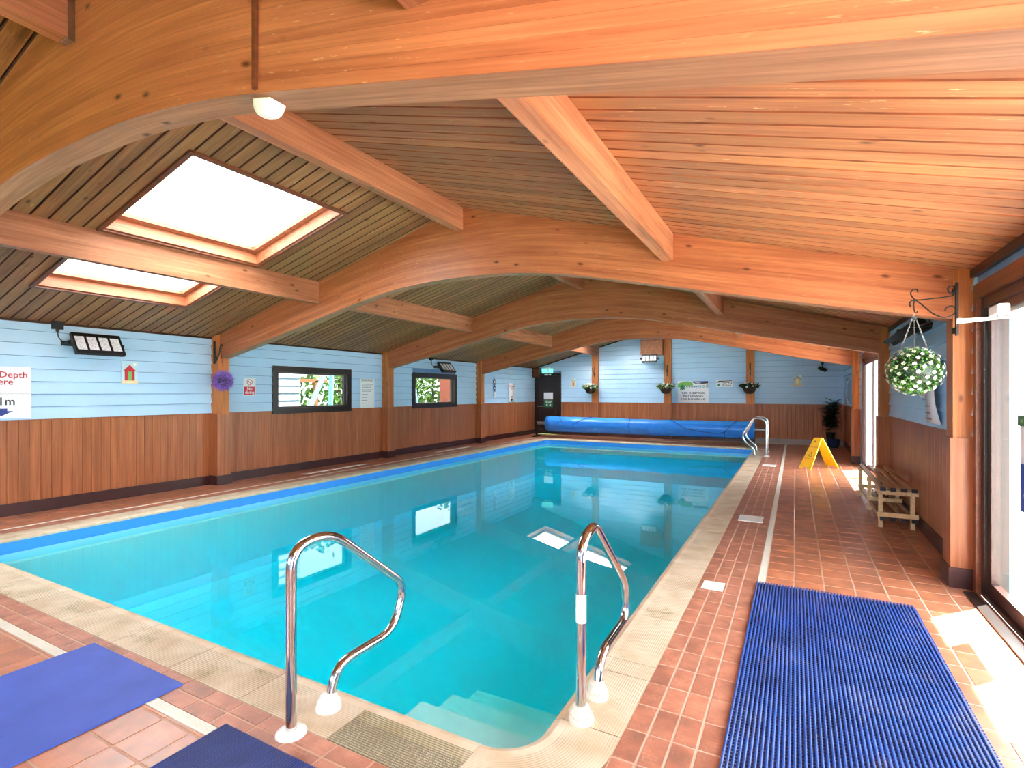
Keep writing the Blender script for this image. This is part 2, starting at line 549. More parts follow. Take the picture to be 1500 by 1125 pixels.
def struct(o, label=None):
    o['kind'] = 'structure'
    if label: o['label'] = label
    return o

def sempty(name, label=None, loc=(0, 0, 0), rot=(0, 0, 0)):
    o = bpy.data.objects.new(name, None)
    COL.objects.link(o); o.location = loc; o.rotation_euler = rot
    return struct(o, label)

def bez(pts, n=8):
    """Catmull-Rom through points"""
    P = [Vector(p) for p in pts]; out = []
    for i in range(len(P) - 1):
        p0 = P[max(i - 1, 0)]; p1 = P[i]; p2 = P[i + 1]; p3 = P[min(i + 2, len(P) - 1)]
        for k in range(n):
            t = k / n
            out.append(.5 * ((2 * p1) + (p2 - p0) * t + (2 * p0 - 5 * p1 + 4 * p2 - p3) * t * t + (3 * p1 - p0 - 3 * p2 + p3) * t ** 3))
    out.append(P[-1])
    return out

def fillet(pts, radii, n=6):
    """polyline with rounded corners"""
    P = [Vector(p) for p in pts]; out = [P[0]]
    for i in range(1, len(P) - 1):
        a = (P[i - 1] - P[i]); b = (P[i + 1] - P[i])
        r = min(radii[i - 1], a.length * .49, b.length * .49)
        s = P[i] + a.normalized() * r; e = P[i] + b.normalized() * r
        for k in range(n + 1):
            t = k / n
            out.append(s * (1 - t) ** 2 + P[i] * 2 * t * (1 - t) + e * t * t)
    out.append(P[-1])
    return out

def text_mesh(s, size, ext=.0004, align='CENTER', bold=0.0, wscale=1.0):
    cu = bpy.data.curves.new('lettering', 'FONT')
    cu.body = s; cu.size = size; cu.extrude = ext; cu.align_x = align
    cu.offset = bold * size
    cu.resolution_u = 2
    cu.space_line = .95
    o = bpy.data.objects.new('lettering', cu)
    COL.objects.link(o)
    bpy.context.view_layer.update()
    me = bpy.data.meshes.new_from_object(o.evaluated_get(bpy.context.evaluated_depsgraph_get()))
    bpy.data.objects.remove(o); bpy.data.curves.remove(cu)
    if wscale != 1:
        for v in me.vertices: v.co.x *= wscale
    return me

def letter(s, x, y, size, mat, parent, z=.005, align='CENTER', bold=0.0, wscale=1.0, rot=None):
    me = text_mesh(s, size, align=align, bold=bold, wscale=wscale)
    me.materials.clear(); me.materials.append(M[mat])
    o = link('lettering', me, parent, (x, y, z), rot)
    o['kind'] = 'stuff'
    return o

# ------------------------------------------------------------------ room numbers
RX, RZ, RS = -3.3, 3.47, 0.272            # ridge and slope of the ceiling
RA = math.atan(RS); CA, SA = math.cos(RA), math.sin(RA)
XL, XR, YB, YF = -7.84, 1.13, 16.05, -2.5
DADO = 1.075
FY = [1.28, 4.84, 8.58, 12.34]            # front faces of the glulam frames
FT = .14
def roof(x): return RZ - RS * abs(x - RX)
def S(side, h, y, n=0.0):
    """point of the ceiling: h = horizontal distance from the ridge, n = metres below (+) or above (-) the boards' face"""
    return Vector((RX + side * h - side * n * SA, y, RZ - RS * h - n * CA))

SKY = [(.80, 2.17, 2.36, 3.90), (2.42, 3.55, 2.36, 3.88), (.80, 2.17, 13.35, 14.80), (2.42, 3.55, 13.35, 14.80)]

# ------------------------------------------------------------------ ceiling
def ceiling(side, name, bmat, holes, groove='groove'):
    hs = sorted({0.0, 4.98, *[q for a in holes for q in a[:2]]})
    ys = sorted({YF - .3, YB + .3, *[q for a in holes for q in a[2:]]})
    b = MB()
    for i in range(len(hs) - 1):
        for j in range(len(ys) - 1):
            hm = (hs[i] + hs[i + 1]) / 2; ym = (ys[j] + ys[j + 1]) / 2
            if any(a[0] < hm < a[1] and a[2] < ym < a[3] for a in holes): continue
            p = [S(side, hs[i], ys[j], -.02), S(side, hs[i + 1], ys[j], -.02), S(side, hs[i + 1], ys[j + 1], -.02), S(side, hs[i], ys[j + 1], -.02),
                 S(side, hs[i], ys[j], -.14), S(side, hs[i + 1], ys[j], -.14), S(side, hs[i + 1], ys[j + 1], -.14), S(side, hs[i], ys[j + 1], -.14)]
            b.hexa(p)
    root = struct(b.obj(name, 'deck'))
    W = .1215
    cache = {}
    def board(h0, h1, y):
        key = (round(h0, 3), round(h1, 3))
        if key not in cache:
            L = (h1 - h0) / CA; w = W / 2 - .0028; c = .006
            prof = [(-w, .019), (-w, c), (-w + c, 0), (w - c, 0), (w, c), (w, .019)]
            m = MB(); m.prism([(-L / 2, q[0], q[1]) for q in prof], (L, 0, 0))
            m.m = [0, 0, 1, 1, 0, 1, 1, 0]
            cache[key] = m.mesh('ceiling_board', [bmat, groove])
        hm = (h0 + h1) / 2
        o = link('ceiling_board', cache[key], root, S(side, hm, y), (0, side * RA, 0))
        return o
    y = YF + W / 2
    while y < YB:
        cuts = [a for a in holes if a[2] - W * .5 < y < a[3] + W * .5]
        spans = [(0.002, 4.60)]
        for a in cuts:
            new = []
            for s0, s1 in spans:
                if a[1] <= s0 or a[0] >= s1: new.append((s0, s1)); continue
                if a[0] > s0: new.append((s0, a[0]))
                if a[1] < s1: new.append((a[1], s1))
            spans = new
        for s0, s1 in spans:
            if s1 - s0 > .05: board(s0, s1, y)
        y += W
    return root
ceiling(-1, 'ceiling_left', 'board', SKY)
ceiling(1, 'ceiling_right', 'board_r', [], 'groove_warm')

# skylights
for i, (h0, h1, y0, y1) in enumerate(SKY):
    w = sempty('window_%d' % (i + 3), 'roof window set in a deep timber reveal in the boarded slope')
    def slab(name, ha, hb, ya, yb, n0, n1, mat):
        p = [S(-1, ha, ya, n0), S(-1, hb, ya, n0), S(-1, hb, yb, n0), S(-1, ha, yb, n0), S(-1, ha, ya, n1), S(-1, hb, ya, n1), S(-1, hb, yb, n1), S(-1, ha, yb, n1)]
        return MB().hexa(p).obj(name, mat, w)
    t = .022
    slab('reveal_board', h0, h1, y0, y0 + t, -.24, .004, 'reveal'); slab('reveal_board', h0, h1, y1 - t, y1, -.24, .004, 'reveal')
    slab('reveal_board', h0, h0 + t, y0 + t, y1 - t, -.24, .004, 'reveal'); slab('reveal_board', h1 - t, h1, y0 + t, y1 - t, -.24, .004, 'reveal')
    e = .035
    slab('architrave', h0 - e, h1 + e, y0 - e, y0, -.004, .022, 'frame_mid'); slab('architrave', h0 - e, h1 + e, y1, y1 + e, -.004, .022, 'frame_mid')
    slab('architrave', h0 - e, h0, y0, y1, -.004, .022, 'frame_mid'); slab('architrave', h1, h1 + e, y0, y1, -.004, .022, 'frame_mid')
    q = .065
    a0, a1, b0, b1 = h0 + t, h1 - t, y0 + t, y1 - t
    slab('sash_rail', a0, a0 + q, b0, b1, -.2, -.12, 'reveal'); slab('sash_rail', a1 - q, a1, b0, b1, -.2, -.12, 'reveal')
    slab('sash_rail', a0 + q, a1 - q, b0, b0 + q, -.2, -.12, 'reveal'); slab('sash_rail', a0 + q, a1 - q, b1 - q, b1, -.2, -.12, 'reveal')
    slab('pane', a0 + q - .01, a1 - q + .01, b0 + q - .01, b1 - q + .01, -.165, -.159, 'obscured')

# ------------------------------------------------------------------ glulam frames
BP = [(0, 2.685), (.6, 2.668), (1.2, 2.596), (1.8, 2.474), (2.4, 2.342), (3.0, 2.208), (3.6, 2.078), (4.45, 1.90)]
def beam_bot(h):
    """smooth curve through the profile points (cubic Hermite)"""
    h = min(abs(h), BP[-1][0])
    for i in range(len(BP) - 1):
        (a, za), (b, zb) = BP[i], BP[i + 1]
        if h <= b + 1e-9:
            def slope(k):
                if k == 0: return 0.0
                if k == len(BP) - 1: return (BP[k][1] - BP[k - 1][1]) / (BP[k][0] - BP[k - 1][0])
                return (BP[k + 1][1] - BP[k - 1][1]) / (BP[k + 1][0] - BP[k - 1][0])
            w = b - a; t = (h - a) / w; m0 = slope(i) * w; m1 = slope(i + 1) * w
            return (2 * t ** 3 - 3 * t * t + 1) * za + (t ** 3 - 2 * t * t + t) * m0 + (-2 * t ** 3 + 3 * t * t) * zb + (t ** 3 - t * t) * m1
    return BP[-1][1]

def beam_mesh():
    N = 96; H0, H1 = -4.40, 4.31
    vs = []; fs = []
    for k in range(N + 1):
        h = H0 + (H1 - H0) * k / N
        top = RZ - RS * abs(h) - .001
        for y in (0, FT):
            vs += [(h, y, beam_bot(h)), (h, y, top)]
    for k in range(N):
        a = 4 * k; b = a + 4
        fs += [(a, b, b + 1, a + 1), (a + 2, a + 3, b + 3, b + 2), (a, a + 2, b + 2, b), (a + 1, b + 1, b + 3, a + 3)]
    fs += [(0, 1, 3, 2), (4 * N, 4 * N + 2, 4 * N + 3, 4 * N + 1)]
    m = MB(); m.add(vs, fs)
    m.m = [1 if (i % 4 == 2 and i < 4 * N) else 0 for i in range(len(fs))]
    def uvf(co, nrm):
        v = co.z - beam_bot(co.x)
        if abs(nrm.z) > .5 and nrm.z < 0: v = co.y
        return (co.x, v)
    return m.mesh('beam', ['beam', 'soffit'], uvf=uvf)
bm_mesh = beam_mesh()

def clad_post(parent, side, y0, y1, x_in, wall_x):
    """timber post against a side wall, laminate box and skirting round its foot"""
    lo, hi = sorted((x_in, wall_x))
    g = .008
    MB().box(lo, y0, DADO, hi, y1, roof(x_in) - .012).obj('post', 'post', parent)
    s = 1 if x_in > wall_x else -1
    xa = x_in + s * .018
    lo2, hi2 = sorted((xa, wall_x))
    # laminate box: front, back and inner boards
    d = (hi2 - lo2)
    MB().box(lo2, y0 - .02, .14, hi2, y0, DADO).obj('cladding_board', 'dado', parent)
    MB().box(lo2, y1, .14, hi2, y1 + .02, DADO).obj('cladding_board', 'dado', parent)
    lo3, hi3 = sorted((x_in, xa))
    ym = (y0 + y1) / 2
    MB().box(lo3, y0, .14, hi3, ym - .002, DADO).obj('cladding_board', 'dado', parent)
    MB().box(lo3, ym + .002, .14, hi3, y1, DADO).obj('cladding_board', 'dado', parent)
    lo4, hi4 = sorted((xa + s * .012, wall_x))
    MB().box(lo4, y0 - .032, .0, hi4, y1 + .032, .145).obj('skirting', 'skirt', parent)

frame_lab = ['arched glulam roof frame nearest the camera, carrying the white light', 'second arched glulam roof frame, with the flower ball at its right post',
             'third arched glulam roof frame, between the two patio doorways', 'fourth arched glulam roof frame, nearest the far gable wall']
for i, y in enumerate(FY):
    t = thing('glulam_frame', frame_lab[i], 'roof beam', (0, 0, 0), group='arched roof frames')
    b = link('beam', bm_mesh, t, (RX, y, 0))
    clad_post(t, -1, y - .04, y + .14, -7.66, XL)
    clad_post(t, 1, y - .01, y + .17, 1.0, XR)

# purlins
def purlin(x, y0, y1, dep, label):
    top = roof(x) - .001
    b = MB()
    if abs(x - RX) < .05:
        b.prism([(x - .05, y0, RZ - dep), (x + .05, y0, RZ - dep), (x + .05, y0, roof(x + .05)), (x, y0, RZ - .001), (x - .05, y0, roof(x - .05))], (0, y1 - y0, 0))
    else:
        b.prism([(x - .05, y0, top - dep), (x + .05, y0, top - dep), (x + .05, y0, roof(x + .05) - .001), (x - .05, y0, roof(x - .05) - .001)], (0, y1 - y0, 0))
    o = b.obj('roof_purlin', 'purlin')
    return tag(o, label, 'purlin', 'purlins between the roof frames')
ys = [YF] + FY + [YB]
where = ['behind the nearest arched frame', 'in the nearest bay in view', 'between the second and third frames', 'between the third and fourth frames', 'between the last frame and far gable']
for i in range(5):
    a = ys[i] + (FT if i else 0); b_ = ys[i + 1]
    purlin(RX, a, b_, .26, 'ridge purlin ' + where[i])
    purlin(RX - 2.28, a, b_, .27, 'left slope purlin ' + where[i])
    purlin(RX + 2.28, a, b_, .25, 'right slope purlin ' + where[i])

# metal strap of the ridge purlin at the near frame
st = MB()
st.box(RX + .051, FY[0] - .03, RZ - .275, RX + .056, FY[0] - .002, RZ - .03)
st.box(RX - .03, FY[0] - .03, RZ - .268, RX + .056, FY[0] - .002, RZ - .262)
tag(st.obj('joist_hanger', 'alu'), 'grey metal joist hanger strap under the purlin at top left', 'strap')

# ------------------------------------------------------------------ walls
def clip(poly, f):
    out = []
    for i in range(len(poly)):
        a, b = poly[i], poly[(i + 1) % len(poly)]
        fa, fb = f(a), f(b)
        if fa >= 0: out.append(a)
        if fa * fb < 0:
            t = fa / (fa - fb); out.append((a[0] + (b[0] - a[0]) * t, a[1] + (b[1] - a[1]) * t))
    return out

PITCH = .148
def siding(parent, to3, u0, u1, z0, z1, holes=(), gable=False):
    """lapped boards between u0 and u1; to3(u, z, n) -> point, n metres proud of the wall"""
    z = z0
    while z < z1 - .02:
        zt = min(z + PITCH, z1)
        spans = [(u0, u1)]
        for (a, b, c, d) in holes:
            if d <= z + .01 or c >= zt - .01: continue
            new = []
            for s0, s1 in spans:
                if b <= s0 or a >= s1: new.append((s0, s1)); continue
                if a > s0: new.append((s0, a))
                if b < s1: new.append((b, s1))
            spans = new
        for s0, s1 in spans:
            if s1 - s0 < .02: continue
            poly = [(s0 + .001, z + .0055), (s1 - .001, z + .0055), (s1 - .001, zt), (s0 + .001, zt)]
            if gable:
                poly = clip(poly, lambda p: (RZ - RS * (p[0] - RX) - .004) - p[1])
                poly = clip(poly, lambda p: (RZ + RS * (p[0] - RX) - .004) - p[1])
                if len(poly) < 3: continue
            n = len(poly)
            pr = lambda q: .030 - .024 * (q[1] - z) / PITCH
            b = MB()
            b.add([to3(q[0], q[1], pr(q)) for q in poly] + [to3(q[0], q[1], .0) for q in poly],
                  [tuple(range(n)), tuple(range(2 * n - 1, n - 1, -1))] + [(i, n + i, n + (i + 1) % n, (i + 1) % n) for i in range(n)])
            b.obj('siding_board', 'siding', parent)
        z += PITCH

dado_cache = {}
def dado(parent, to3m, u0, u1, rotz, W=.1):
    n = max(1, round((u1 - u0) / W)); w = (u1 - u0) / n
    key = round(w, 4)
    if key not in dado_cache:
        h = DADO - .135; c = .005; hw = w / 2
        m = MB(); m.prism([(-hw, 0, 0), (-hw, -.006, 0), (-hw + c, -.012, 0), (hw - c, -.012, 0), (hw, -.006, 0), (hw, 0, 0)], (0, 0, h))
        dado_cache[key] = m.mesh('dado_plank', 'dado')
    for i in range(n):
        p = to3m(u0 + (i + .5) * w, .135, 0)
        link('dado_plank', dado_cache[key], parent, p, (0, 0, rotz))

def wall_boxes(b, axis, c0, c1, u0, u1, z0, z1, holes):
    us = sorted({u0, u1, *[q for h in holes for q in h[:2]]})
    zs = sorted({z0, z1, *[q for h in holes for q in h[2:]]})
    for i in range(len(us) - 1):
        for j in range(len(zs) - 1):
            um = (us[i] + us[i + 1]) / 2; zm = (zs[j] + zs[j + 1]) / 2
            if any(h[0] < um < h[1] and h[2] < zm < h[3] for h in holes): continue
            if axis == 'x': b.box(c0, us[i], zs[j], c1, us[i + 1], zs[j + 1])
            else: b.box(us[i], c0, zs[j], us[i + 1], c1, zs[j + 1])

WTOP = 2.25
WIN = [(5.88, 7.60, 1.06, 1.83), (9.56, 11.30, 1.06, 1.84)]
b = MB(); wall_boxes(b, 'x', XL - .16, XL, YF, YB, 0, WTOP, WIN)
wl = struct(b.obj('wall_left', 'siding_in'))
toL = lambda u, z, n: (XL + n, u, z)
edges = [YF] + [q for y in FY for q in (y - .04, y + .14)] + [YB]
for i in range(0, len(edges), 2):
    siding(wl, toL, edges[i], edges[i + 1], DADO + .008, 2.235, WIN)
    # planks face +X
    dado(wl, toL, edges[i] + (.02 if i else 0), edges[i + 1] - (.02 if i < 8 else 0), PI / 2)
    MB().box(XL, edges[i], DADO - .004, XL + .018, edges[i + 1], DADO + .01).obj('dado_cap', 'dado', wl)
bl = sempty('baseboard_left')
for i in range(0, len(edges), 2):
    MB().box(XL, edges[i] + (.03 if i else 0), 0, XL + .02, edges[i + 1] - (.03 if i < 8 else 0), .14).obj('skirting_run', 'skirt', bl)
# cornice strips
for k, (xa, xb) in enumerate(((XL, XL + .035), (XR - .035, XR))):
    tr = sempty('trim_%d' % (k + 1), 'dark cornice strip where the wall meets the boarded slope')
    for i in range(0, len(edges), 2):
        ya, yb = edges[i], edges[i + 1]
        if k: ya += .03; yb += .03 if i < 8 else 0
        xm = xb if k == 0 else xa
        MB().box(xa, ya, 2.215, xb, yb, roof(xm) - .003).obj('cornice_strip', 'darkwood', tr)

# right wall
DN = (1.62, 4.72, 0.0, 2.05)           # near patio door opening
DF = (9.25, 11.70, 0.0, 2.03)          # far patio door
D0 = (-2.1, -.5, 0.0, 2.05)           # door added beside the camera to let in light, out of view
b = MB(); wall_boxes(b, 'x', XR, XR + .16, YF, YB, 0, WTOP, [DN, DF, D0])
wr = struct(b.obj('wall_right', 'siding_in'))
toR = lambda u, z, n: (XR - n, u, z)
redge = [YF] + [q for y in FY for q in (y - .01, y + .17)] + [YB]
for i in range(0, len(redge), 2):
    hol = [h for h in (DN, DF, D0)]
    hol = [(h[0] - .08, h[1] + .08, h[2], h[3] + .1) for h in hol]
    siding(wr, toR, redge[i], redge[i + 1], DADO + .008, 2.235, hol)
    if i in (4, 8):
        dado(wr, toR, redge[i] + .02, redge[i + 1] - (.02 if i < 8 else 0), -PI / 2)
        MB().box(XR - .018, redge[i], DADO - .004, XR, redge[i + 1], DADO + .01).obj('dado_cap', 'dado', wr)
br_ = sempty('baseboard_right')
for i in (4, 8):
    MB().box(XR - .02, redge[i] + .03, 0, XR, redge[i + 1] - (.03 if i < 8 else 0), .14).obj('skirting_run', 'skirt', br_)

# back (gable) wall
b = MB()
DB = (-7.80, -6.90, 0, 2.0)
b.prism([(XL - .16, YB, 0), (DB[0], YB, 0), (DB[0], YB, DB[3]), (DB[1], YB, DB[3]), (DB[1], YB, 0), (XR + .16, YB, 0), (XR + .16, YB, roof(XR + .16)), (RX, YB, RZ + .02), (XL - .16, YB, roof(XL - .16))], (0, .16, 0))
wb = struct(b.obj('wall_back', 'siding_in'))
toB = lambda u, z, n: (u, YB - n, z)
POSTB = [(-5.75, -5.54), (-3.47, -3.26), (-1.21, -1.0)]
us = [XL] + [q for p in POSTB for q in p] + [XR]
for i in range(0, len(us), 2):
    siding(wb, toB, us[i], us[i + 1], DADO + .008, 3.47, [(DB[0] - .1, DB[1] + .06, 0, DB[3] + .06)], True)
    d0 = us[i] if i else DB[1] + .06
    dado(wb, toB, d0, us[i + 1], 0)
    MB().box(d0, YB - .018, DADO - .004, us[i + 1], YB, DADO + .01).obj('dado_cap', 'dado', wb)
bb = sempty('baseboard_back')
for i in range(0, len(us), 2):
    d0 = us[i] if i else DB[1] + .06
    MB().box(d0, YB - .02, 0, us[i + 1], YB, .14).obj('skirting_run', 'skirt' if i < 6 else 'skirt_grey', bb)
pl_lab = ['gable wall post behind the left hanging basket', 'tall gable wall post at the ridge beside the floodlight', 'gable wall post to the right of the small camera sign']
for k, (a, c) in enumerate(POSTB):
    t = thing('wall_post', pl_lab[k], 'post', (0, 0, 0), group='posts on the far gable wall')
    top = min(roof(a), roof(c)) - .27 if k != 1 else RZ - .27
    MB().box(a, YB - .10, DADO, c, YB, min(roof(a), roof(c)) - .004).obj('post', 'post', t)
    MB().box(a - .012, YB - .118, .14, (a + c) / 2 - .002, YB, DADO).obj('cladding_board', 'dado', t)
    MB().box((a + c) / 2 + .002, YB - .118, .14, c + .012, YB, DADO).obj('cladding_board', 'dado', t)
    MB().box(a - .02, YB - .128, 0, c + .02, YB, .145).obj('skirting', 'skirt', t)
# dark rake trim along the gable
tr = sempty('trim_3', 'dark rake strip along the top of the far gable')
for s in (-1, 1):
    h1 = 4.5
    p = [S(s, 0, YB - .03, .002), S(s, h1, YB - .03, .002), S(s, h1, YB - .005, .002), S(s, 0, YB - .005, .002), S(s, 0, YB - .03, .035), S(s, h1, YB - .03, .035), S(s, h1, YB - .005, .035), S(s, 0, YB - .005, .035)]
    MB().hexa(p).obj('rake_strip', 'darkwood', tr)

# wall behind the camera, with a wide glazed opening added to let in light
WF = (-5.6, -1.8, 0.95, 2.05)
b = MB()
b.prism([(XL - .16, YF, 0), (WF[0], YF, 0), (WF[0], YF, WF[3]), (WF[1], YF, WF[3]), (WF[1], YF, 0), (XR + .16, YF, 0), (XR + .16, YF, roof(XR + .16)), (RX, YF, RZ + .02), (XL - .16, YF, roof(XL - .16))], (0, -.16, 0))
b.box(WF[0], YF - .16, 0, WF[1], YF, WF[2])
wf = struct(b.obj('wall_front', 'siding'))
wfw = sempty('window_7', 'wide unseen glazed screen added behind the viewpoint for light')
nM = 3
for k in range(nM + 1):
    x = WF[0] + (WF[1] - WF[0]) * k / nM
    MB().box(x - .035, YF - .1, WF[2], x + .035, YF - .03, WF[3]).obj('mullion', 'frame_brown', wfw)
MB().box(WF[0], YF - .1, WF[2], WF[1], YF - .03, WF[2] + .06).obj('rail', 'frame_brown', wfw)
MB().box(WF[0], YF - .1, WF[3] - .06, WF[1], YF - .03, WF[3]).obj('rail', 'frame_brown', wfw)
for k in range(nM):
    x0 = WF[0] + (WF[1] - WF[0]) * k / nM + .035; x1 = WF[0] + (WF[1] - WF[0]) * (k + 1) / nM - .035
    MB().box(x0, YF - .07, WF[2] + .06, x1, YF - .064, WF[3] - .06).obj('pane', 'glass', wfw)

def portal(loc, rot, sx, sy):
    pl = bpy.data.lights.new('opening_portal', 'AREA')
    pl.shape = 'RECTANGLE'; pl.size = sx; pl.size_y = sy; pl.cycles.is_portal = True
    po = bpy.data.objects.new('opening_portal', pl); COL.objects.link(po)
    po.location = loc; po.rotation_euler = rot
portal(((WF[0] + WF[1]) / 2, YF - .18, (WF[2] + WF[3]) / 2), (PI / 2, 0, PI), WF[1] - WF[0], WF[3] - WF[2])
for D in (DN, DF, D0):
    portal((XR + .18, (D[0] + D[1]) / 2, (D[2] + D[3]) / 2), (0, PI / 2, 0), D[3] - D[2], D[1] - D[0])
for D in WIN:
    portal((XL - .18, (D[0] + D[1]) / 2, (D[2] + D[3]) / 2), (0, -PI / 2, 0), D[3] - D[2], D[1] - D[0])

# left windows
for k, (y0, y1, z0, z1) in enumerate(WIN):
    w = sempty('window_%d' % (k + 1), 'dark framed window in the blue boarded wall')
    f = .075; xa, xb = XL - .1, XL + .045
    for (ya, yb, za, zb) in ((y0 - .03, y1 + .03, z0 - .03, z0 + f), (y0 - .03, y1 + .03, z1 - f, z1 + .03), (y0 - .03, y0 + f, z0 + f, z1 - f), (y1 - f, y1 + .03, z0 + f, z1 - f)):
        MB().box(xa, ya, za, xb, yb, zb).obj('window_frame', 'black_frame', w)
    b0, b1, c0, c1 = y0 + f, y1 - f, z0 + f, z1 - f
    q = .022
    for (ya, yb, za, zb) in ((b0, b1, c0, c0 + q), (b0, b1, c1 - q, c1), (b0, b0 + q, c0 + q, c1 - q), (b1 - q, b1, c0 + q, c1 - q)):
        MB().box(XL - .085, ya, za, XL - .02, yb, zb).obj('glazing_bead', 'frame_brown', w)
    MB().box(XL - .06, b0 + q - .005, c0 + q - .005, XL - .054, b1 - q + .005, c1 - q + .005).obj('pane', 'tinted', w)

# patio doors
def patio(n, D, npan, label, slim=False):
    d = sempty('door_%d' % n, label)
    y0, y1, z0, z1 = D
    x0, x1 = (XR + .02, XR + .13) if not slim else (XR + .0, XR + .03)
    fw_, fd_ = (.075, .045) if not slim else (.04, .02)
    if slim:
        MB().box(XR + .03, y1 - .012, 0, XR + .2, y1, z1).obj('reveal', 'whitewall', d); MB().box(XR + .03, y0, 0, XR + .2, y0 + .012, z1).obj('reveal', 'whitewall', d)
    # trim round the opening, on the room side
    MB().box(XR - .03, y1, 0, XR + .02, y1 + .06, z1 + .1).obj('architrave', 'frame_mid', d)
    MB().box(XR - .03, y0 - .06, 0, XR + .02, y0, z1 + .1).obj('architrave', 'frame_mid', d)
    MB().box(XR - .03, y0, z1, XR + .02, y1, z1 + .1).obj('architrave', 'frame_mid', d)
    jw = .06 if not slim else .03
    MB().box(x0 - .02, y1 - jw, 0, x1, y1, z1).obj('jamb', 'black_frame', d)
    MB().box(x0 - .02, y0, 0, x1, y0 + jw, z1).obj('jamb', 'black_frame', d)
    MB().box(x0 - .02, y0 + .06, z1 - .07, x1, y1 - .06, z1).obj('head', 'frame_brown', d)
    MB().box(x0 - .02, y0 + .06, 0, x1, y1 - .06, .03).obj('threshold', 'frame_brown', d)
    ya, yb = y0 + jw, y1 - jw
    wv = (yb - ya) / npan
    for i in range(npan):
        a = ya + i * wv; c = a + wv
        xo = x0 + (.0 if (i % 2 or slim) else .05)
        lap = 0 if slim else .03
        a2 = a - (lap if i else 0); c2 = c + (lap if i < npan - 1 else 0)
        p = MB()
        p.box(xo, a2, .03, xo + fd_, a2 + fw_, z1 - .07); p.box(xo, c2 - fw_, .03, xo + fd_, c2, z1 - .07)
        p.box(xo, a2 + fw_, .03, xo + fd_, c2 - fw_, .03 + fw_ * 1.2); p.box(xo, a2 + fw_, z1 - .07 - fw_ * 1.2, xo + fd_, c2 - fw_, z1 - .07)
        pf = p.obj('door_leaf', 'frame_brown', d)
        xm = xo + fd_ * .45
        MB().box(xm, a2 + fw_ - .005, .025 + fw_ * 1.2, xm + .006, c2 - fw_ + .005, z1 - .065 - fw_ * 1.2).obj('pane', 'glass', pf)
    return d
patio(2, DN, 2, 'dark brown sliding patio door nearest the camera')
patio(3, DF, 2, 'glazed patio doors beside the slatted bench', True)
patio(4, D0, 2, 'unseen glazed patio door added beside the viewpoint for light')
# dark sill strip inside the near door
sill = MB().box(XR - .095, DN[0], .0, XR - .03, DN[1] - .0, .012)
struct(sill.obj('trim_4', 'black_frame'), 'dark sill strip inside the near patio door')

# exit door in the gable wall
d = sempty('door_1', 'dark brown exit door in the far corner')
y = YB
for (a, c, z0, z1) in ((DB[0] - .035, DB[0] + .06, 0, 2.05), (DB[1] - .06, DB[1] + .05, 0, 2.05), (DB[0] + .06, DB[1] - .06, 1.96, 2.05)):
    MB().box(a, y - .03, z0, c, y + .08, z1).obj('door_frame', 'black_frame', d)
lf = MB().box(DB[0] + .06, y + .0, 0.0, DB[1] - .06, y + .04, 1.96).obj('door_leaf', 'black_frame', d)
for (a, c, z0, z1) in ((-7.66, -7.04, 1.12, 1.86), (-7.66, -7.04, .16, .86)):
    for q in ((a, c, z0, z0 + .03), (a, c, z1 - .03, z1), (a, a + .03, z0 + .03, z1 - .03), (c - .03, c, z0 + .03, z1 - .03)):
        MB().box(q[0], y - .012, q[2], q[1], y, q[3]).obj('moulding', 'frame_brown', lf)
MB().box(-7.70, y - .05, .93, -7.48, y - .035, .95).box(-7.70, y - .05, .93, -7.68, y, .95).obj('door_handle', 'alu', lf)

# ------------------------------------------------------------------ floor
PX0, PX1, PY0, PY1 = -6.62, -0.90, 1.77, 14.35        # pool opening
CW = .275                                              # coping width
CX0, CX1, CY0, CY1 = PX0 - CW, PX1 + CW, PY0 - CW, PY1 + CW
b = MB()
for (x0, y0, x1, y1) in ((XL, YF, XR, CY0), (XL, CY1, XR, YB), (XL, CY0, CX0, CY1), (CX1, CY0, XR, CY1)):
    b.box(x0, y0, -.12, x1, y1, -.0025)
floor = struct(b.obj('floor', 'grout'))
tiles = []
def field(x0, y0, x1, y1, w, l, mat, off=0):
    g = .003
    nx = max(1, round((x1 - x0) / w)); 
    wx = (x1 - x0) / nx
    yy = y0 + off - (l if off > 0 else 0)
    while yy < y1 - .01:
        a, c = max(yy, y0), min(yy + l, y1)
        if c - a > .008:
            for i in range(nx):
                tiles.append((x0 + i * wx + g, a + g, x0 + (i + 1) * wx - g, c - g, mat))
        yy += l
T = .195
DX0, DX1 = -.245, -.195          # right drain channel
DYA, DYB = 1.275, 1.325          # near drain channel
field(DX1, YF + .0, XR, YB, T, T, 'tile', .09)
field(CX1, CY0 - .18, DX0, YB, .095, T, 'stud', .05)
field(XL, YF, CX1, DYA, T, T, 'tile', .05)
field(XL, DYB, CX1, CY0, T, .0875, 'stud')
field(CX1, YF, DX0, DYA, .19, T, 'tile', .05)
LDX0, LDX1 = -7.13, -7.09        # left drain
field(XL, CY0, LDX0, CY1, .178, T, 'tile', .05)
field(LDX1, CY0, CX0, CY1, .098, T, 'stud', .05)
field(XL, CY1, CX1, YB, T, T, 'tile', .03)
import math as _m
fwv = Vector((-math.sin(YAW), math.cos(YAW)))
def score(t):
    cx, cy = (t[0] + t[2]) / 2, (t[1] + t[3]) / 2
    w = fwv.x * cx + fwv.y * cy
    if w < .5: return 0
    u = 750 + F_PX * (math.cos(YAW) * cx + math.sin(YAW) * cy) / w
    v = 575 + F_PX * 1.4 / w
    if u < -40 or u > 1540 or v > 1165: return 0
    if -.25 < cx < .68 and 2.1 < cy < 4.2: return 0
    return (t[2] - t[0]) * (t[3] - t[1]) / w ** 3
order = sorted(tiles, key=score, reverse=True)
tcache = {}
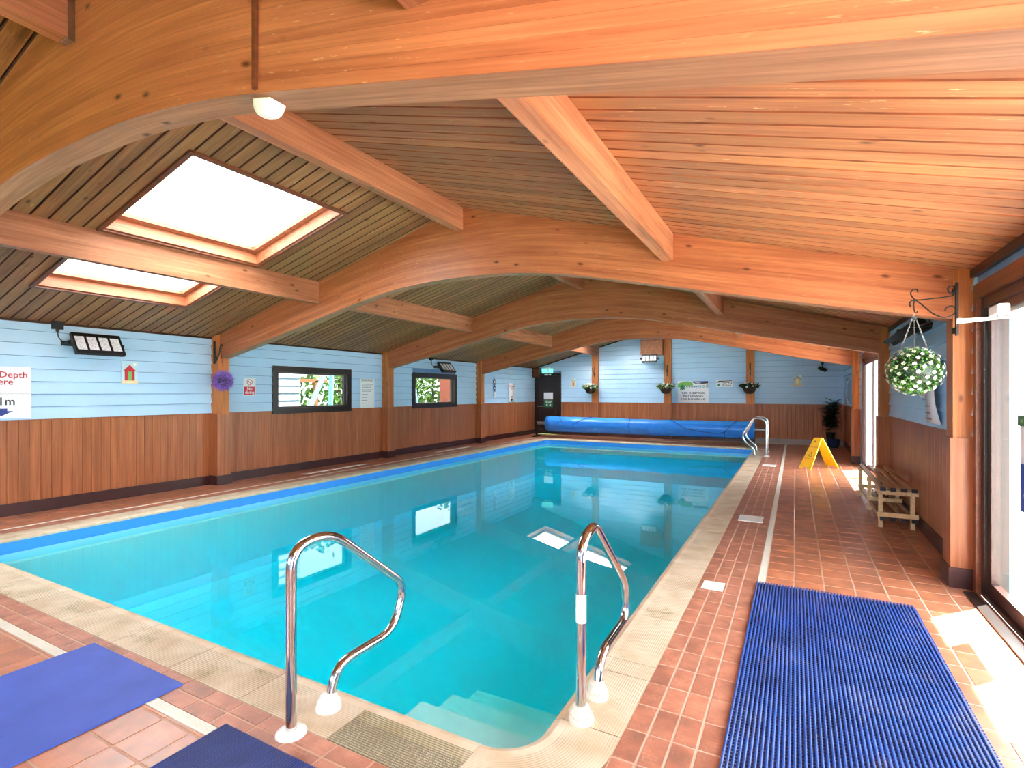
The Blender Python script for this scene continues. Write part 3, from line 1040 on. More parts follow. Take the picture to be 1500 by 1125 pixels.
def tile_mesh(w, l, mat):
    k = (round(w, 3), round(l, 3), mat)
    if k not in tcache:
        c = .003; a, e = w / 2, l / 2
        m = MB()
        vs = [(-a, -e, -.012), (a, -e, -.012), (a, e, -.012), (-a, e, -.012), (-a, -e, -.003), (a, -e, -.003), (a, e, -.003), (-a, e, -.003),
              (-a + c, -e + c, 0), (a - c, -e + c, 0), (a - c, e - c, 0), (-a + c, e - c, 0)]
        fs = [(0, 1, 5, 4), (1, 2, 6, 5), (2, 3, 7, 6), (3, 0, 4, 7), (4, 5, 9, 8), (5, 6, 10, 9), (6, 7, 11, 10), (7, 4, 8, 11), (8, 9, 10, 11)]
        m.add(vs, fs); tcache[k] = m.mesh('tile', mat)
    return tcache[k]
rj = random.Random(3)
for t in order[:300]:
    o = link('tile', tile_mesh(t[2] - t[0], t[3] - t[1], t[4]), floor, ((t[0] + t[2]) / 2, (t[1] + t[3]) / 2, rj.uniform(-.0012, 0)))
rest = {}
for t in order[300:]: rest.setdefault(t[4], []).append(t)
for mat, ts in rest.items():
    m = MB()
    for t in ts:
        z = rj.uniform(-.0012, 0); c = .003
        x0, y0, x1, y1 = t[:4]
        m.add([(x0, y0, -.006), (x1, y0, -.006), (x1, y1, -.006), (x0, y1, -.006), (x0 + c, y0 + c, z), (x1 - c, y0 + c, z), (x1 - c, y1 - c, z), (x0 + c, y1 - c, z)],
              [(0, 1, 5, 4), (1, 2, 6, 5), (2, 3, 7, 6), (3, 0, 4, 7), (4, 5, 6, 7)])
    o = m.obj('tile_field', mat, floor); o['kind'] = 'stuff'

# drain channels: slotted white covers
def drain(name_label, x0, y0, x1, y1, along):
    t = thing('drain_channel', name_label, 'drain', (0, 0, 0), group='white drain channels in the floor')
    MB().box(x0, y0, -.02, x1, y1, -.004).obj('channel', 'greyink', t)
    m = MB(); s = .016
    k = 0
    L = (y1 - y0) if along == 'y' else (x1 - x0)
    m_edge = .008
    if along == 'y':
        m.box(x0, y0, -.004, x0 + m_edge, y1, .0015); m.box(x1 - m_edge, y0, -.004, x1, y1, .0015)
    else:
        m.box(x0, y0, -.004, x1, y0 + m_edge, .0015); m.box(x0, y1 - m_edge, -.004, x1, y1, .0015)
    p = 0
    while p < L - .01:
        if along == 'y': m.box(x0 + m_edge, y0 + p, -.004, x1 - m_edge, y0 + p + .013, .001)
        else: m.box(x0 + p, y0 + m_edge, -.004, x0 + p + .013, y1 - m_edge, .001)
        p += s
    o = m.obj('slotted_cover', 'offwhite', t); o['kind'] = 'stuff'
drain('long white drain channel beside the right-hand coping tiles', DX0, DYB, DX1, YB - .3, 'y')
drain('white drain channel running under the blue mats in front', XL + .3, DYA, DX0, DYB, 'x')
drain('thin white drain channel along the left wall side', LDX0, CY0, LDX1, CY1, 'y')

# white covers in the floor
def lid(x0, y0, x1, y1, label):
    m = MB(); m.box(x0, y0, -.002, x1, y1, .003); m.box(x0 + .012, y0 + .012, .003, x1 - .012, y1 - .012, .005)
    tag(m.obj('floor_cover', 'white'), label, 'cover', 'white covers set in the tiles')
lid(-.595, 3.93, -.45, 4.10, 'small square white cover nearest the large ribbed mat')
lid(-.555, 6.20, -.31, 6.50, 'white skimmer cover opposite the slatted bench')
lid(-.56, 11.0, -.32, 11.3, 'white skimmer cover level with the yellow sign')
lid(-.61, 12.6, -.49, 12.85, 'smallest white cover beside the far handrails')
lid(-7.47, 6.15, -7.36, 7.62, 'long white cover strip under the left window nearest the camera')
lid(-7.47, 9.9, -7.36, 11.4, 'long white cover strip under the far left window')
lid(-4.03, 15.2, -2.49, 15.32, 'long white cover strip beneath the rolled cover')

# ------------------------------------------------------------------ swimming pool
pool = thing('swimming_pool', 'long turquoise lined swimming pool with pale ribbed stone coping', 'pool')
R = .2
def ring(off, zs=0.0, n=8):
    """pool outline grown by off, rounded corners, counter-clockwise"""
    out = []
    r = R + off
    for (cx, cy, a0) in ((PX1 - R, PY0 + R, -90), (PX1 - R, PY1 - R, 0), (PX0 + R, PY1 - R, 90), (PX0 + R, PY0 + R, 180)):
        for k in range(n + 1):
            a = math.radians(a0 + 90 * k / n)
            out.append((cx + r * math.cos(a), cy + r * math.sin(a), zs))
    return out
WZ, PZ = -.125, -1.05
r0 = ring(0, -.03); r1 = ring(0, WZ - .02); r2 = ring(0, PZ)
n = len(r0)
m = MB(); m.add(r0 + r1, [(i, i + n, (i + 1) % n + n, (i + 1) % n) for i in range(n)]); m.obj('waterline_band', 'band', pool, True)
m = MB(); m.add(r1 + r2, [(i, i + n, (i + 1) % n + n, (i + 1) % n) for i in range(n)] + [tuple(range(n, 2 * n))]); m.obj('liner', 'liner', pool)
# mortar bed under the coping
ri, ro = ring(.004, -.034), ring(CW, -.034)
m = MB(); m.add(ri + ro, [(i, (i + 1) % n, (i + 1) % n + n, i + n) for i in range(n)]); m.obj('coping_bed', 'grout', pool)
# coping slabs
def slab(p_in, p_out, mat, L0=0):
    """slab between an inner and an outer polyline; UV = (length, distance from the pool edge)"""
    k = len(p_in); vs = []; fs = []
    nose = []
    for a, c in zip(p_in, p_out):
        a = Vector(a[:2]); c = Vector(c[:2]); d = (c - a).normalized()
        e = a + d * .02
        ee = a - d * .012
        vs += [(ee.x, ee.y, -.032), (ee.x, ee.y, -.012), (e.x, e.y, .0), (c.x, c.y, .0), (c.x, c.y, -.032)]
    for i in range(k - 1):
        for j in range(5):
            q = (j + 1) % 5
            fs.append((i * 5 + j, (i + 1) * 5 + j, (i + 1) * 5 + q, i * 5 + q))
    fs += [(4, 3, 2, 1, 0), tuple((k - 1) * 5 + j for j in range(5))]
    mb = MB(); mb.add(vs, [f[::-1] for f in fs])
    me = mb.mesh('coping_slab', mat)
    uvl = me.uv_layers.new(name='UVMap')
    for p in me.polygons:
        for li in p.loop_indices:
            vi = me.loops[li].vertex_index
            j = vi % 5
            d = [0, 0, .02, CW, CW][j]
            uvl.data[li].uv = ((vi // 5) * .3, d)
    return link('coping_slab', me, pool)
rng = random.Random(11)
gp = .003
def run(a, c, fixed_in, fixed_out, axis, cuts, matf):
    for i in range(len(cuts) - 1):
        s, e = cuts[i] + gp, cuts[i + 1] - gp
        if axis == 'x': slab([(s, fixed_in), (e, fixed_in)], [(s, fixed_out), (e, fixed_out)], matf(i, (s + e) / 2))
        else: slab([(fixed_in, s), (fixed_in, e)], [(fixed_out, s), (fixed_out, e)], matf(i, (s + e) / 2))
nx = [-1.10 - .568 * k for k in range(0, 10)][::-1]
nx = [PX0 + R] + [q for q in nx if q > PX0 + R + .2]
run(0, 0, PY0, CY0, 'x', nx, lambda i, c: 'coping_green' if -1.7 < c < -1.1 else ('coping_moss' if rng.random() < .6 or c > -2.3 else 'coping'))
ry = [PY0 + R + .01, 2.54, 2.68, 3.28, 3.86] + [3.86 + .58 * k for k in range(1, 30)]
ry[0] = 2.07
ry = [q for q in ry if q < PY1 - R - .2] + [PY1 - R]
run(0, 0, PX1, CX1, 'y', ry, lambda i, c: 'coping_moss' if 2.6 < c < 4 else 'coping')
lx = [PY0 + R + .58 * k for k in range(40)]
lx = [q for q in lx if q < PY1 - R - .3] + [PY1 - R]
run(0, 0, PX0, CX0, 'y', lx, lambda i, c: 'coping')
fx = [PX0 + R + .58 * k for k in range(40)]
fx = [q for q in fx if q < PX1 - R - .3] + [PX1 - R]
run(0, 0, PY1, CY1, 'x', fx, lambda i, c: 'coping')
def corner(cx, cy, a0, ext0=None, ext1=None):
    pin, pout = [], []
    if ext0: pin.append(ext0[0]); pout.append(ext0[1])
    for k in range(13):
        a = math.radians(a0 + 90 * k / 12)
        pin.append((cx + R * math.cos(a), cy + R * math.sin(a))); pout.append((cx + (R + CW) * math.cos(a), cy + (R + CW) * math.sin(a)))
    if ext1: pin.append(ext1[0]); pout.append(ext1[1])
    slab(pin, pout, 'coping')
corner(PX1 - R, PY0 + R, -90, ((-1.10 + gp, PY0), (-1.10 + gp, CY0)) if PX1 - R > -1.098 else None, ((PX1, 2.07 - gp), (CX1, 2.07 - gp)))
corner(PX1 - R, PY1 - R, 0); corner(PX0 + R, PY1 - R, 90); corner(PX0 + R, PY0 + R, 180)
# corner infills of floor outside the rounded coping
for (cx, cy, sx, sy) in ((PX1 - R, PY0 + R, 1, -1), (PX1 - R, PY1 - R, 1, 1), (PX0 + R, PY1 - R, -1, 1), (PX0 + R, PY0 + R, -1, -1)):
    q = R + CW
    pts = [(cx + sx * q, cy + sy * q)] + [(cx + sx * q * math.cos(math.radians(90 * k / 8)), cy + sy * q * math.sin(math.radians(90 * k / 8))) for k in range(9)]
    if sx * sy < 0: pts = pts[::-1]
    m = MB(); m.prism([(p[0], p[1], -.034) for p in pts], (0, 0, .032)); m.obj('corner_tile', 'stud', floor)
# steps in the near right corner
st = [(1.60, 1.95, WZ - .035), (1.60, 2.24, WZ - .14), (1.60, 2.53, WZ - .25), (1.60, 2.80, WZ - .36)]
for (dummy, y1, z) in st:
    m = MB(); m.box(-1.77, PY0 + .002, PZ + .002, PX1 - .002, y1, z)
    m.obj('pool_step', 'step', pool)
# water body: reaches into the shell on all sides so only its top face is ever met
m = MB()
ow = ring(.003, WZ); bw = ring(.003, PZ - .05)
m.add(ow + bw, [tuple(range(n)), tuple(range(2 * n - 1, n - 1, -1))] + [(i, i + n, (i + 1) % n + n, (i + 1) % n) for i in range(n)])
w = m.obj('pool_water', 'water')
tag(w, 'still clear turquoise water filling the swimming pool', 'water')

# ------------------------------------------------------------------ handrails
def grab_rail(path, radii, label, feet, r=.0215, band=None, cupmat='white', tall=True):
    t = thing('grab_rail', label, 'handrail', (feet[0][0], feet[0][1], 0), group='polished steel pool handrails')
    o = Vector((feet[0][0], feet[0][1], 0))
    pts = [Vector(p) - o for p in fillet(path, radii, 10)]
    autosmooth(MB().tube(pts, r, 16).obj('rail', 'steel', t), 60)
    for i, f in enumerate(feet):
        p = Vector((f[0], f[1], 0)) - o
        if f[2] == 'cup':
            prof = [(.054, 0), (.054, .012), (.05, .02), (.044, .03), (.038, .05), (.034, .062), (.027, .066), (.022, .066)]
        else:
            prof = [(.062, 0), (.060, .008), (.045, .014), (.024, .018)]
        c = autosmooth(MB().lathe(prof, 28, p).obj('floor_flange', cupmat, t), 30)
        if f[2] == 'cup':
            rb = MB()
            for k in range(20):
                a = 2 * PI * k / 20
                q = p + Vector((math.cos(a), math.sin(a), 0)) * .046
                rb.box(q.x - .003, q.y - .003, .018, q.x + .003, q.y + .003, .034)
            rb.obj('flange_ribs', cupmat, c)
    if band:
        MB().tube([Vector((feet[0][0], feet[0][1], z)) - o for z in band], r + .001, 16).obj('tape_band', 'white', t)
    return t
x = -1.82
grab_rail([(x, 1.45, 0), (x, 1.45, .765), (x, 1.66, .775), (x, 2.16, .385), (x, 2.07, .175), (x, 1.69, .17), (x, 1.645, .0)], [.17, .1, .1, .1, .1],
          'polished steel grab rail left of the pool steps, on white flanges', [(x, 1.45, 'flat'), (x, 1.645, 'cup')])
x = -.805
grab_rail([(x, 2.10, 0), (x, 2.10, .76), (x, 2.27, .80), (x, 2.76, .37), (x, 2.77, .185), (x, 2.36, .17), (x, 2.30, .0)], [.10, .06, .1, .12, .12],
          'polished steel grab rail right of the pool steps, with white tape band', [(x, 2.10, 'cup'), (x, 2.30, 'cup')], band=[.42, .54], cupmat='offwhite')
for k, yy in enumerate((12.9, 13.72)):
    grab_rail([(-.57, yy, 0), (-.57, yy, .80), (-.82, yy, .84), (-1.06, yy, .40), (-.98, yy, .27), (-.82, yy, .14), (-.80, yy, 0)], [.16, .1, .1, .1, .06],
              ['nearer of the two far steel handrails at the pool corner', 'farther of the two far steel handrails at the pool corner'][k], [(-.57, yy, 'flat'), (-.80, yy, 'flat')], cupmat='alu')

# ------------------------------------------------------------------ mats
def ribbed_mat(name, label, cx, cy, L, W, rot, mat, pitch, rw, h=.011, edge=0):
    """ribs run along local Y on crossbars along local X"""
    t = thing(name, label, 'mat', (cx, cy, .002), (0, 0, rot), group='blue floor mats')
    m = MB()
    nrib = int(W / pitch)
    for i in range(nrib):
        x0 = -W / 2 + i * pitch
        c = rw * .28
        m.prism([(x0, -L / 2, .005), (x0 + rw, -L / 2, .005), (x0 + rw, -L / 2, h - c), (x0 + rw - c, -L / 2, h), (x0 + c, -L / 2, h), (x0, -L / 2, h - c)], (0, L, 0))
    o = m.obj('ribs', mat, t); o['kind'] = 'stuff'
    m = MB()
    nb = int(L / .022)
    for j in range(nb):
        y0 = -L / 2 + .003 + j * (L - .01) / nb
        m.box(-W / 2, y0, .0005, W / 2 - (pitch - rw), y0 + .009, .0055)
    o = m.obj('crossbars', mat, t); o['kind'] = 'stuff'
    return t
ribbed_mat('ribbed_mat', 'large royal blue ribbed duckboard mat on the right-hand floor', .22, 2.96, 2.55, .94, 0, 'ribblue', .0186, .0108, .013)
# near right end of the mat sits square to the walls, its far edge at y = 4.23
ribbed_mat('ribbed_mat', 'small navy ribbed mat cut off at the bottom edge', -1.80, 1.05, .60, .60, 0, 'ribnavy', .0115, .0078)
mm = MB()
def rbox(m, x0, y0, z0, x1, y1, z1, c):
    m.prism([(x0, y0 + 0, z0), (x1, y0, z0), (x1, y0, z1 - c), (x1 - c, y0, z1), (x0 + c, y0, z1), (x0, y0, z1 - c)], (0, y1 - y0, 0))
t = thing('exercise_mat', 'plain bright blue foam mat lying over the drain at lower left', 'mat', (-3.0, 1.08, 0), (0, 0, 0), group='blue floor mats')
m = MB(); rbox(m, -.43, -.36, .0018, .43, .36, .009, .003); m.obj('foam_sheet', 'matblue', t)
# ------------------------------------------------------------------ pool cover reel
t = thing('cover_reel', 'blue pool cover rolled on a long reel at the far end', 'cover reel', (-3.95, 15.0, 0))
N = 30
prof_pts = []
L0, L1 = -2.92, 3.02
m = MB(); vs = []; fs = []
secs = 40
for i in range(secs + 1):
    x = L0 + (L1 - L0) * i / secs
    rr = .232 - .016 * i / secs + .004 * math.sin(i * 1.3)
    sag = .02 * math.sin(PI * i / secs)
    for j in range(N):
        a = 2 * PI * j / N
        q = rr * (1 + .012 * math.sin(3 * a + i * .3))
        vs.append((x, q * math.cos(a), .43 - sag + q * math.sin(a)))
for i in range(secs):
    for j in range(N):
        a = i * N + j; b2 = i * N + (j + 1) % N
        fs.append((a, b2, b2 + N, a + N))
fs += [tuple(range(N - 1, -1, -1)), tuple(secs * N + j for j in range(N))]
m.add(vs, fs); m.obj('rolled_cover', 'cover', t, True)
# loose outer flap hanging at the front
m = MB(); vs = []; fs = []
K = 12
for i in range(secs + 1):
    x = L0 + .05 + (L1 - L0 - .08) * i / secs
    for k in range(K + 1):
        a = math.radians(150 + 95 * k / K)
        q = .243 + .003 * math.sin(i * .9) - .014 * i / secs
        if k > 8: q += .008 * (k - 8)
        vs.append((x, q * math.cos(a), .43 + q * math.sin(a)))
for i in range(secs):
    for k in range(K):
        a = i * (K + 1) + k
        fs.append((a, a + 1, a + K + 2, a + K + 1))
m.add(vs, fs); fo = m.obj('loose_flap', 'coverdark', t, True)
sm = fo.modifiers.new('thickness', 'SOLIDIFY'); sm.thickness = .004
def on_roll(x, deg, q=.252):
    a = math.radians(deg); return (x, q * math.cos(a), .43 + q * math.sin(a))
for pts in ([(-2.45, 120), (-2.38, 150), (-2.33, 165)], [(-1.4, 110), (-1.75, 150), (-2.0, 185)], [(-.25, 100), (-.25, 150), (-.25, 200), (-.25, 230)],
            [(.9, 120), (1.15, 160), (1.45, 190), (2.2, 205), (2.45, 160), (2.6, 120)], [(2.32, 190), (2.30, 215), (2.30, 235)]):
    MB().tube(bez([on_roll(*p) for p in pts], 6), .009, 6).obj('tie_strap', 'strap', t)
autosmooth(MB().lathe([(.05, -3.3), (.05, 3.35)], 20, (0, 0, .43), 'X').obj('reel_tube', 'alu', t))
for sx in (-3.3, 3.33):
    s_ = MB(); s_.box(sx - .025, -.03, .03, sx + .025, .03, .47); s_.box(sx - .03, -.24, 0, sx + .03, .24, .04)
    s_.lathe([(.065, sx - .03), (.065, sx + .03)], 16, (0, 0, .43), 'X')
    s_.obj('reel_stand', 'black', t)

# ------------------------------------------------------------------ bench
t = thing('slatted_bench', 'wooden slatted changing bench with shoe rack against right wall', 'bench', (.925, 6.58, 0))
LB = 1.95
for yy in (0.02, .93, LB - .06):
    for xx in (-.145, .125):
        MB().box(xx - .018, yy, 0, xx + .018, yy + .045, .40).obj('leg', 'cream', t)
    MB().box(-.175, yy - .02, .345, .17, yy, .39).obj('cross_rail', 'cream', t)
    MB().box(-.175, yy - .02, .115, .17, yy, .16).obj('cross_rail', 'cream', t)
for lev, z in ((0, .39), (1, .085)):
    for k in range(4):
        x0 = -.155 + k * .088
        s_ = MB().box(x0, 0 - .03, z, x0 + .045, LB, z + .03).obj('seat_slat' if lev == 0 else 'shelf_slat', 'slat', t)
        MB().box(x0 - .002, -.045, z - .002, x0 + .047, -.028, z + .032).obj('end_cap', 'cap', s_)

# ------------------------------------------------------------------ wet floor sign
t = thing('wet_floor_sign', 'yellow folding wet floor sign standing open beside the pool', 'floor sign', (.38, 11.2, 0), (0, 0, math.radians(45)))
for s in (-1, 1):
    W2 = .135
    hgt = .635
    m = MB()
    # board with a notched foot and a sloping top, hinged at the apex
    pts = [(-W2, 0), (-W2 * .62, 0), (-W2 * .5, .035), (W2 * .5, .035), (W2 * .62, 0), (W2, 0), (W2 * .62, hgt - .02), (W2 * .5, hgt), (-W2 * .5, hgt), (-W2 * .62, hgt - .02)]
    m.prism([(0, q[0], q[1]) for q in pts], (.014 * s, 0, 0))
    pm = m.obj('panel', 'yellow', t, loc=(s * .315, 0, 0), rot=(0, -s * math.radians(29), 0))
    face = .0155
    rot = (PI / 2, 0, PI / 2 * s)
    def onp(ob): ob.parent = pm
    for (s_txt, z, size, mat) in (('CAUTION', .43, .042, 'red'), ('WET FLOOR', .19, .036, 'red')):
        me = text_mesh(s_txt, size); me.materials.clear(); me.materials.append(M[mat])
        link('lettering', me, pm, (face * s, 0, z), rot)['kind'] = 'stuff'
    tri = MB().prism([(0, -.05, .25), (0, .05, .25), (0, 0, .35)], (.0008 * s, 0, 0)).obj('warning_triangle', 'ink', pm, loc=(face * s - .001 * s, 0, 0))
    MB().prism([(0, -.034, .258), (0, .034, .258), (0, 0, .33)], (.0006 * s, 0, 0)).obj('triangle_field', 'yellow', pm, loc=(face * s, 0, 0))
    if s == -1: MB().lathe([(.012, -.001), (.012, .001)], 12, (0, 0, 0), 'X').obj('hinge_hole', 'ink', pm, loc=(face * s, .02, .56))

# ------------------------------------------------------------------ plants, flowers
def leaf_card(m, p, d, up, L, W, bend=.2, mi=0):
    d = d.normalized(); s = d.cross(up)
    s = s.normalized() if s.length > 1e-4 else d.orthogonal().normalized()
    nrm = s.cross(d)
    q = [p, p + d * L * .35 + s * W * .5 + nrm * L * bend * .5, p + d * L * .35 - s * W * .5 + nrm * L * bend * .5, p + d * L * .75 + s * W * .42 + nrm * L * bend * .3, p + d * L * .75 - s * W * .42 + nrm * L * bend * .3, p + d * L]
    m.add(q, [(0, 1, 2), (1, 3, 4, 2), (3, 5, 4)], mi)

def rdir(r):
    z = r.uniform(-1, 1); a = r.uniform(0, 2 * PI); k = math.sqrt(1 - z * z)
    return Vector((k * math.cos(a), k * math.sin(a), z))

# big flower ball
BC = Vector((.755, 4.70, 1.555))
t = thing('flower_ball', 'hanging topiary ball of green leaves dotted with white daisies', 'plant', BC)
r = random.Random(5)
autosmooth(MB().lathe([(.02, -.136)] + [(.138 * math.sin(PI * k / 12), -.138 * math.cos(PI * k / 12)) for k in range(1, 12)] + [(.02, .136)], 18).obj('moss_core', 'leafdark', t))
m = MB()
for i in range(1700):
    d = rdir(r)
    p = d * r.uniform(.125, .16)
    tip = (d + rdir(r) * .9)
    leaf_card(m, p, tip, rdir(r), r.uniform(.014, .026), r.uniform(.008, .013))
o = m.obj('foliage', 'leaf', t); o['kind'] = 'stuff'
m = MB()
gold = PI * (3 - math.sqrt(5))
for i in range(130):
    z = 1 - 2 * (i + .5) / 130; k = math.sqrt(1 - z * z); a = gold * i
    d = (Vector((k * math.cos(a), k * math.sin(a), z)) + rdir(r) * .07).normalized()
    c = d * r.uniform(.168, .178); u = d.orthogonal().normalized(); w_ = d.cross(u)
    for q in range(7):
        b0 = 2 * PI * q / 7
        e1 = u * math.cos(b0) + w_ * math.sin(b0); e2 = u * math.cos(b0 + .5) + w_ * math.sin(b0 + .5)
        m.add([c, c + e1 * .0125 + d * .003, c + (e1 + e2) * .0075 + d * .004, c + e2 * .0125 + d * .003], [(0, 1, 2, 3)])
o = m.obj('daisies', 'petal', t); o['kind'] = 'stuff'
hook = Vector((.755, 4.70, 1.97)) - BC
for k in range(3):
    a = 2 * PI * k / 3 + .4
    m = MB(); p0 = Vector((.10 * math.cos(a), .10 * math.sin(a), .13))
    nl = 22
    for j in range(nl):
        c = p0.lerp(hook, (j + .5) / nl)
        d = (hook - p0).normalized(); u = d.orthogonal().normalized() if j % 2 else d.cross(d.orthogonal()).normalized()
        ln = (hook - p0).length / nl * .62
        m.tube([c - d * ln + u * .0, c - d * ln * .5 + u * .004, c + d * ln * .5 + u * .004, c + d * ln, c + d * ln * .5 - u * .004, c - d * ln * .5 - u * .004], .0011, 5, closed=True)
    m.obj('hanging_chain', 'chain', t)

def scroll(c, r0, turns, start, plane, sgn=1, n=18):
    out = []
    for i in range(n + 1):
        f = i / n
        a = start + sgn * turns * 2 * PI * f
        q = r0 * (1 - .72 * f)
        out.append((c, q, a))
    return out

# bracket of the flower ball (wrought iron, runs along X on the post's front)
t = thing('hanging_bracket', 'black scrolled iron bracket holding the daisy ball on right post', 'bracket', (1.0, 4.82, 0), group='wrought iron hanging brackets')
def path2(pts, y=-.1): return [(p[0] - 1.0, y, p[1]) for p in pts]
MB().box(-.012, -.115, 1.80, .002, -.085, 2.17).obj('back_plate', 'iron', t)
top = [(.985, 2.11), (.96, 2.10), (.945, 2.125), (.955, 2.15), (.975, 2.15), (.985, 2.13), (.975, 2.085), (.93, 2.075), (.85, 2.07), (.77, 2.068), (.745, 2.09), (.735, 2.12), (.75, 2.145), (.772, 2.14), (.775, 2.122)]
MB().tube(bez(path2(top), 6), .0045, 8).obj('top_scroll', 'iron', t)
low = [(.735, 2.02), (.728, 2.045), (.742, 2.065), (.77, 2.06), (.81, 2.02), (.86, 1.965), (.91, 1.935), (.955, 1.935), (.985, 1.96), (.985, 1.995), (.962, 2.01), (.935, 1.995), (.93, 1.975)]
MB().tube(bez(path2(low), 6), .0045, 8).obj('lower_scroll', 'iron', t)
MB().tube(bez(path2([(.755, 2.066), (.752, 2.03), (.757, 1.985), (.768, 1.975), (.774, 1.99)]), 5), .004, 8).obj('hook', 'iron', t)
MB().box(-.012, -.09, 1.82, .0, .01, 1.86).box(-.012, -.09, 2.10, .0, .01, 2.14).obj('fixing_lug', 'iron', t)
t.location = (1.0, 4.80, 0)

# purple ball and its bracket on the left post
PC = Vector((-7.44, 4.74, 1.575))
t = thing('purple_ball', 'spiky purple lavender ball hanging by the left post', 'plant', PC)
autosmooth(MB().lathe([(.02, -.104)] + [(.105 * math.sin(PI * k / 12), -.105 * math.cos(PI * k / 12)) for k in range(1, 12)] + [(.02, .104)], 18).obj('core', 'purpledark', t))
m = MB()
for i in range(1300):
    d = rdir(r)
    p = d * .09; e = d * r.uniform(.135, .165) + rdir(r) * .022
    u = d.orthogonal().normalized() * .006; w_ = d.cross(u).normalized() * .006
    m.add([p + u, p - u * .5 + w_, p - u * .5 - w_, e], [(0, 1, 3), (1, 2, 3), (2, 0, 3)])
o = m.obj('spikes', 'purple', t); o['kind'] = 'stuff'
MB().tube([(0, 0, .2), (-.06, 0, .47)], .003, 5).obj('hanging_string', 'iron', t)

def wall_bracket(label, loc, rot, reach=.2):
    """bracket standing off local -Y; back plate at the origin"""
    t = thing('hanging_bracket', label, 'bracket', loc, rot, group='wrought iron hanging brackets')
    MB().box(-.014, -.012, -.17, .014, 0, .17).obj('back_plate', 'iron', t)
    MB().tube(bez([(0, -.01, -.12), (0, -.07, -.10), (0, -.12, -.03), (0, -reach + .02, .05), (0, -reach, .1), (0, -reach - .03, .11), (0, -reach - .035, .08)], 6), .008, 8).obj('arm_scroll', 'iron', t)
    MB().tube(bez([(0, -.01, -.15), (0, -.05, -.13), (0, -.07, -.09), (0, -.05, -.06), (0, -.025, -.08)], 6), .007, 8).obj('lower_scroll', 'iron', t)
    MB().tube(bez([(0, -reach, .10), (0, -reach - .01, .03), (0, -reach + .015, .0), (0, -reach + .03, .02)], 5), .006, 8).obj('hook', 'iron', t)
    return t
wall_bracket('black iron bracket on the left post above the purple ball', (-7.655, 4.74, 2.0), (0, 0, PI / 2), .155)

# hanging baskets on the gable posts
gb = [(-5.645, 'leftmost hanging basket of cream and white flowers on gable wall', 'iron bracket above the leftmost hanging basket', 0),
      (-3.365, 'hanging basket of pale flowers on the tall middle gable post', 'iron bracket above the hanging basket on the middle post', 1),
      (-1.105, 'dark leafy hanging basket beside the small camera sign', 'iron bracket above the dark leafy hanging basket', 2)]
for (x, lab, lab2, k) in gb:
    wall_bracket(lab2, (x, YB - .1, 2.06), (0, 0, 0), .2)
    c = Vector((x - (.07 if k == 0 else 0), YB - .33, 1.52))
    t = thing('hanging_basket', lab, 'hanging basket', c, group='hanging baskets on the gable wall')
    R0 = .17
    autosmooth(MB().lathe([(.02, -.16), (.09, -.145), (.14, -.09), (.165, -.02), (.17, .02), (.155, .02), (.05, .0)], 20).obj('bowl', 'bowl', t), 60)
    m = MB(); rr = random.Random(20 + k)
    for i in range(260):
        a = rr.uniform(0, 2 * PI); q = R0 * math.sqrt(rr.random()) * 1.05
        p = Vector((q * math.cos(a), q * math.sin(a), .02 + rr.uniform(0, .05)))
        d = Vector((math.cos(a) * q / R0 * 1.3, math.sin(a) * q / R0 * 1.3, rr.uniform(-.5, 1.0)))
        leaf_card(m, p, d, rdir(rr), rr.uniform(.05, .15), rr.uniform(.02, .04))
    o = m.obj('foliage', 'leaf' if k < 2 else 'leafdark', t); o['kind'] = 'stuff'
    m = MB()
    for i in range(110 if k < 2 else 34):
        a = rr.uniform(0, 2 * PI); q = rr.uniform(.04, .24)
        p = Vector((q * math.cos(a), q * math.sin(a), .11 - .5 * max(0, q - .12) + rr.uniform(-.05, .05)))
        d = rdir(rr)
        for z in range(4):
            u = d.orthogonal().normalized(); u = Matrix.Rotation(z * PI / 2, 3, d) @ u
            m.add([p, p + u * .026 + d * .005, p + (u + d.cross(u)) * .02 + d * .007, p + d.cross(u) * .026 + d * .005], [(0, 1, 2, 3)])
    o = m.obj('flowers', 'petal', t); o['kind'] = 'stuff'
    for z in range(3):
        a = 2 * PI * z / 3
        MB().tube([(.16 * math.cos(a), .16 * math.sin(a), .02), (.07 if k == 0 else 0, .03, .54)], .003, 5).obj('hanging_chain', 'chain', t)

# potted plant in the far right corner
t = thing('potted_plant', 'dark broad-leaved potted plant standing in the far right corner', 'plant', (.80, 15.60, 0))
autosmooth(MB().lathe([(.10, 0), (.13, .03), (.15, .2), (.155, .22), (.135, .22), (.13, .2)], 22, (.05, 0, 0)).obj('blue_pot', 'bluepot', t), 40)
autosmooth(MB().lathe([(.085, .2), (.1, .36), (.105, .38), (.09, .38), (.02, .36)], 20, (-.01, 0, 0)).obj('nursery_pot', 'soilpot', t), 40)
m = MB(); rr = random.Random(9); lm = MB()
for s_ in range(4):
    a = rr.uniform(0, 2 * PI)
    top = Vector((.09 * math.cos(a), .09 * math.sin(a), 1.1 + rr.uniform(-.12, .1)))
    pts = bez([(0, 0, .34), (top.x * .25, top.y * .25, .62), tuple(top)], 8)
    m.tube(pts, .009, 6)
    for i in range(64):
        f = rr.uniform(.36, 1)
        p = pts[int(f * (len(pts) - 1))]
        b_ = rr.uniform(0, 2 * PI)
        d = Vector((math.cos(b_), math.sin(b_), rr.uniform(-.25, .55)))
        q_ = rr.uniform(.16, .25)
        if p.x + d.x / d.length * (q_ + .03) > .26 or p.y + d.y / d.length * (q_ + .03) > .36: continue
        leaf_card(lm, p + d * .03, d, Vector((0, 0, 1)), q_, rr.uniform(.09, .125), .12)
m.obj('stems', 'stem', t)
o = lm.obj('foliage', 'leafdark', t); o['kind'] = 'stuff'

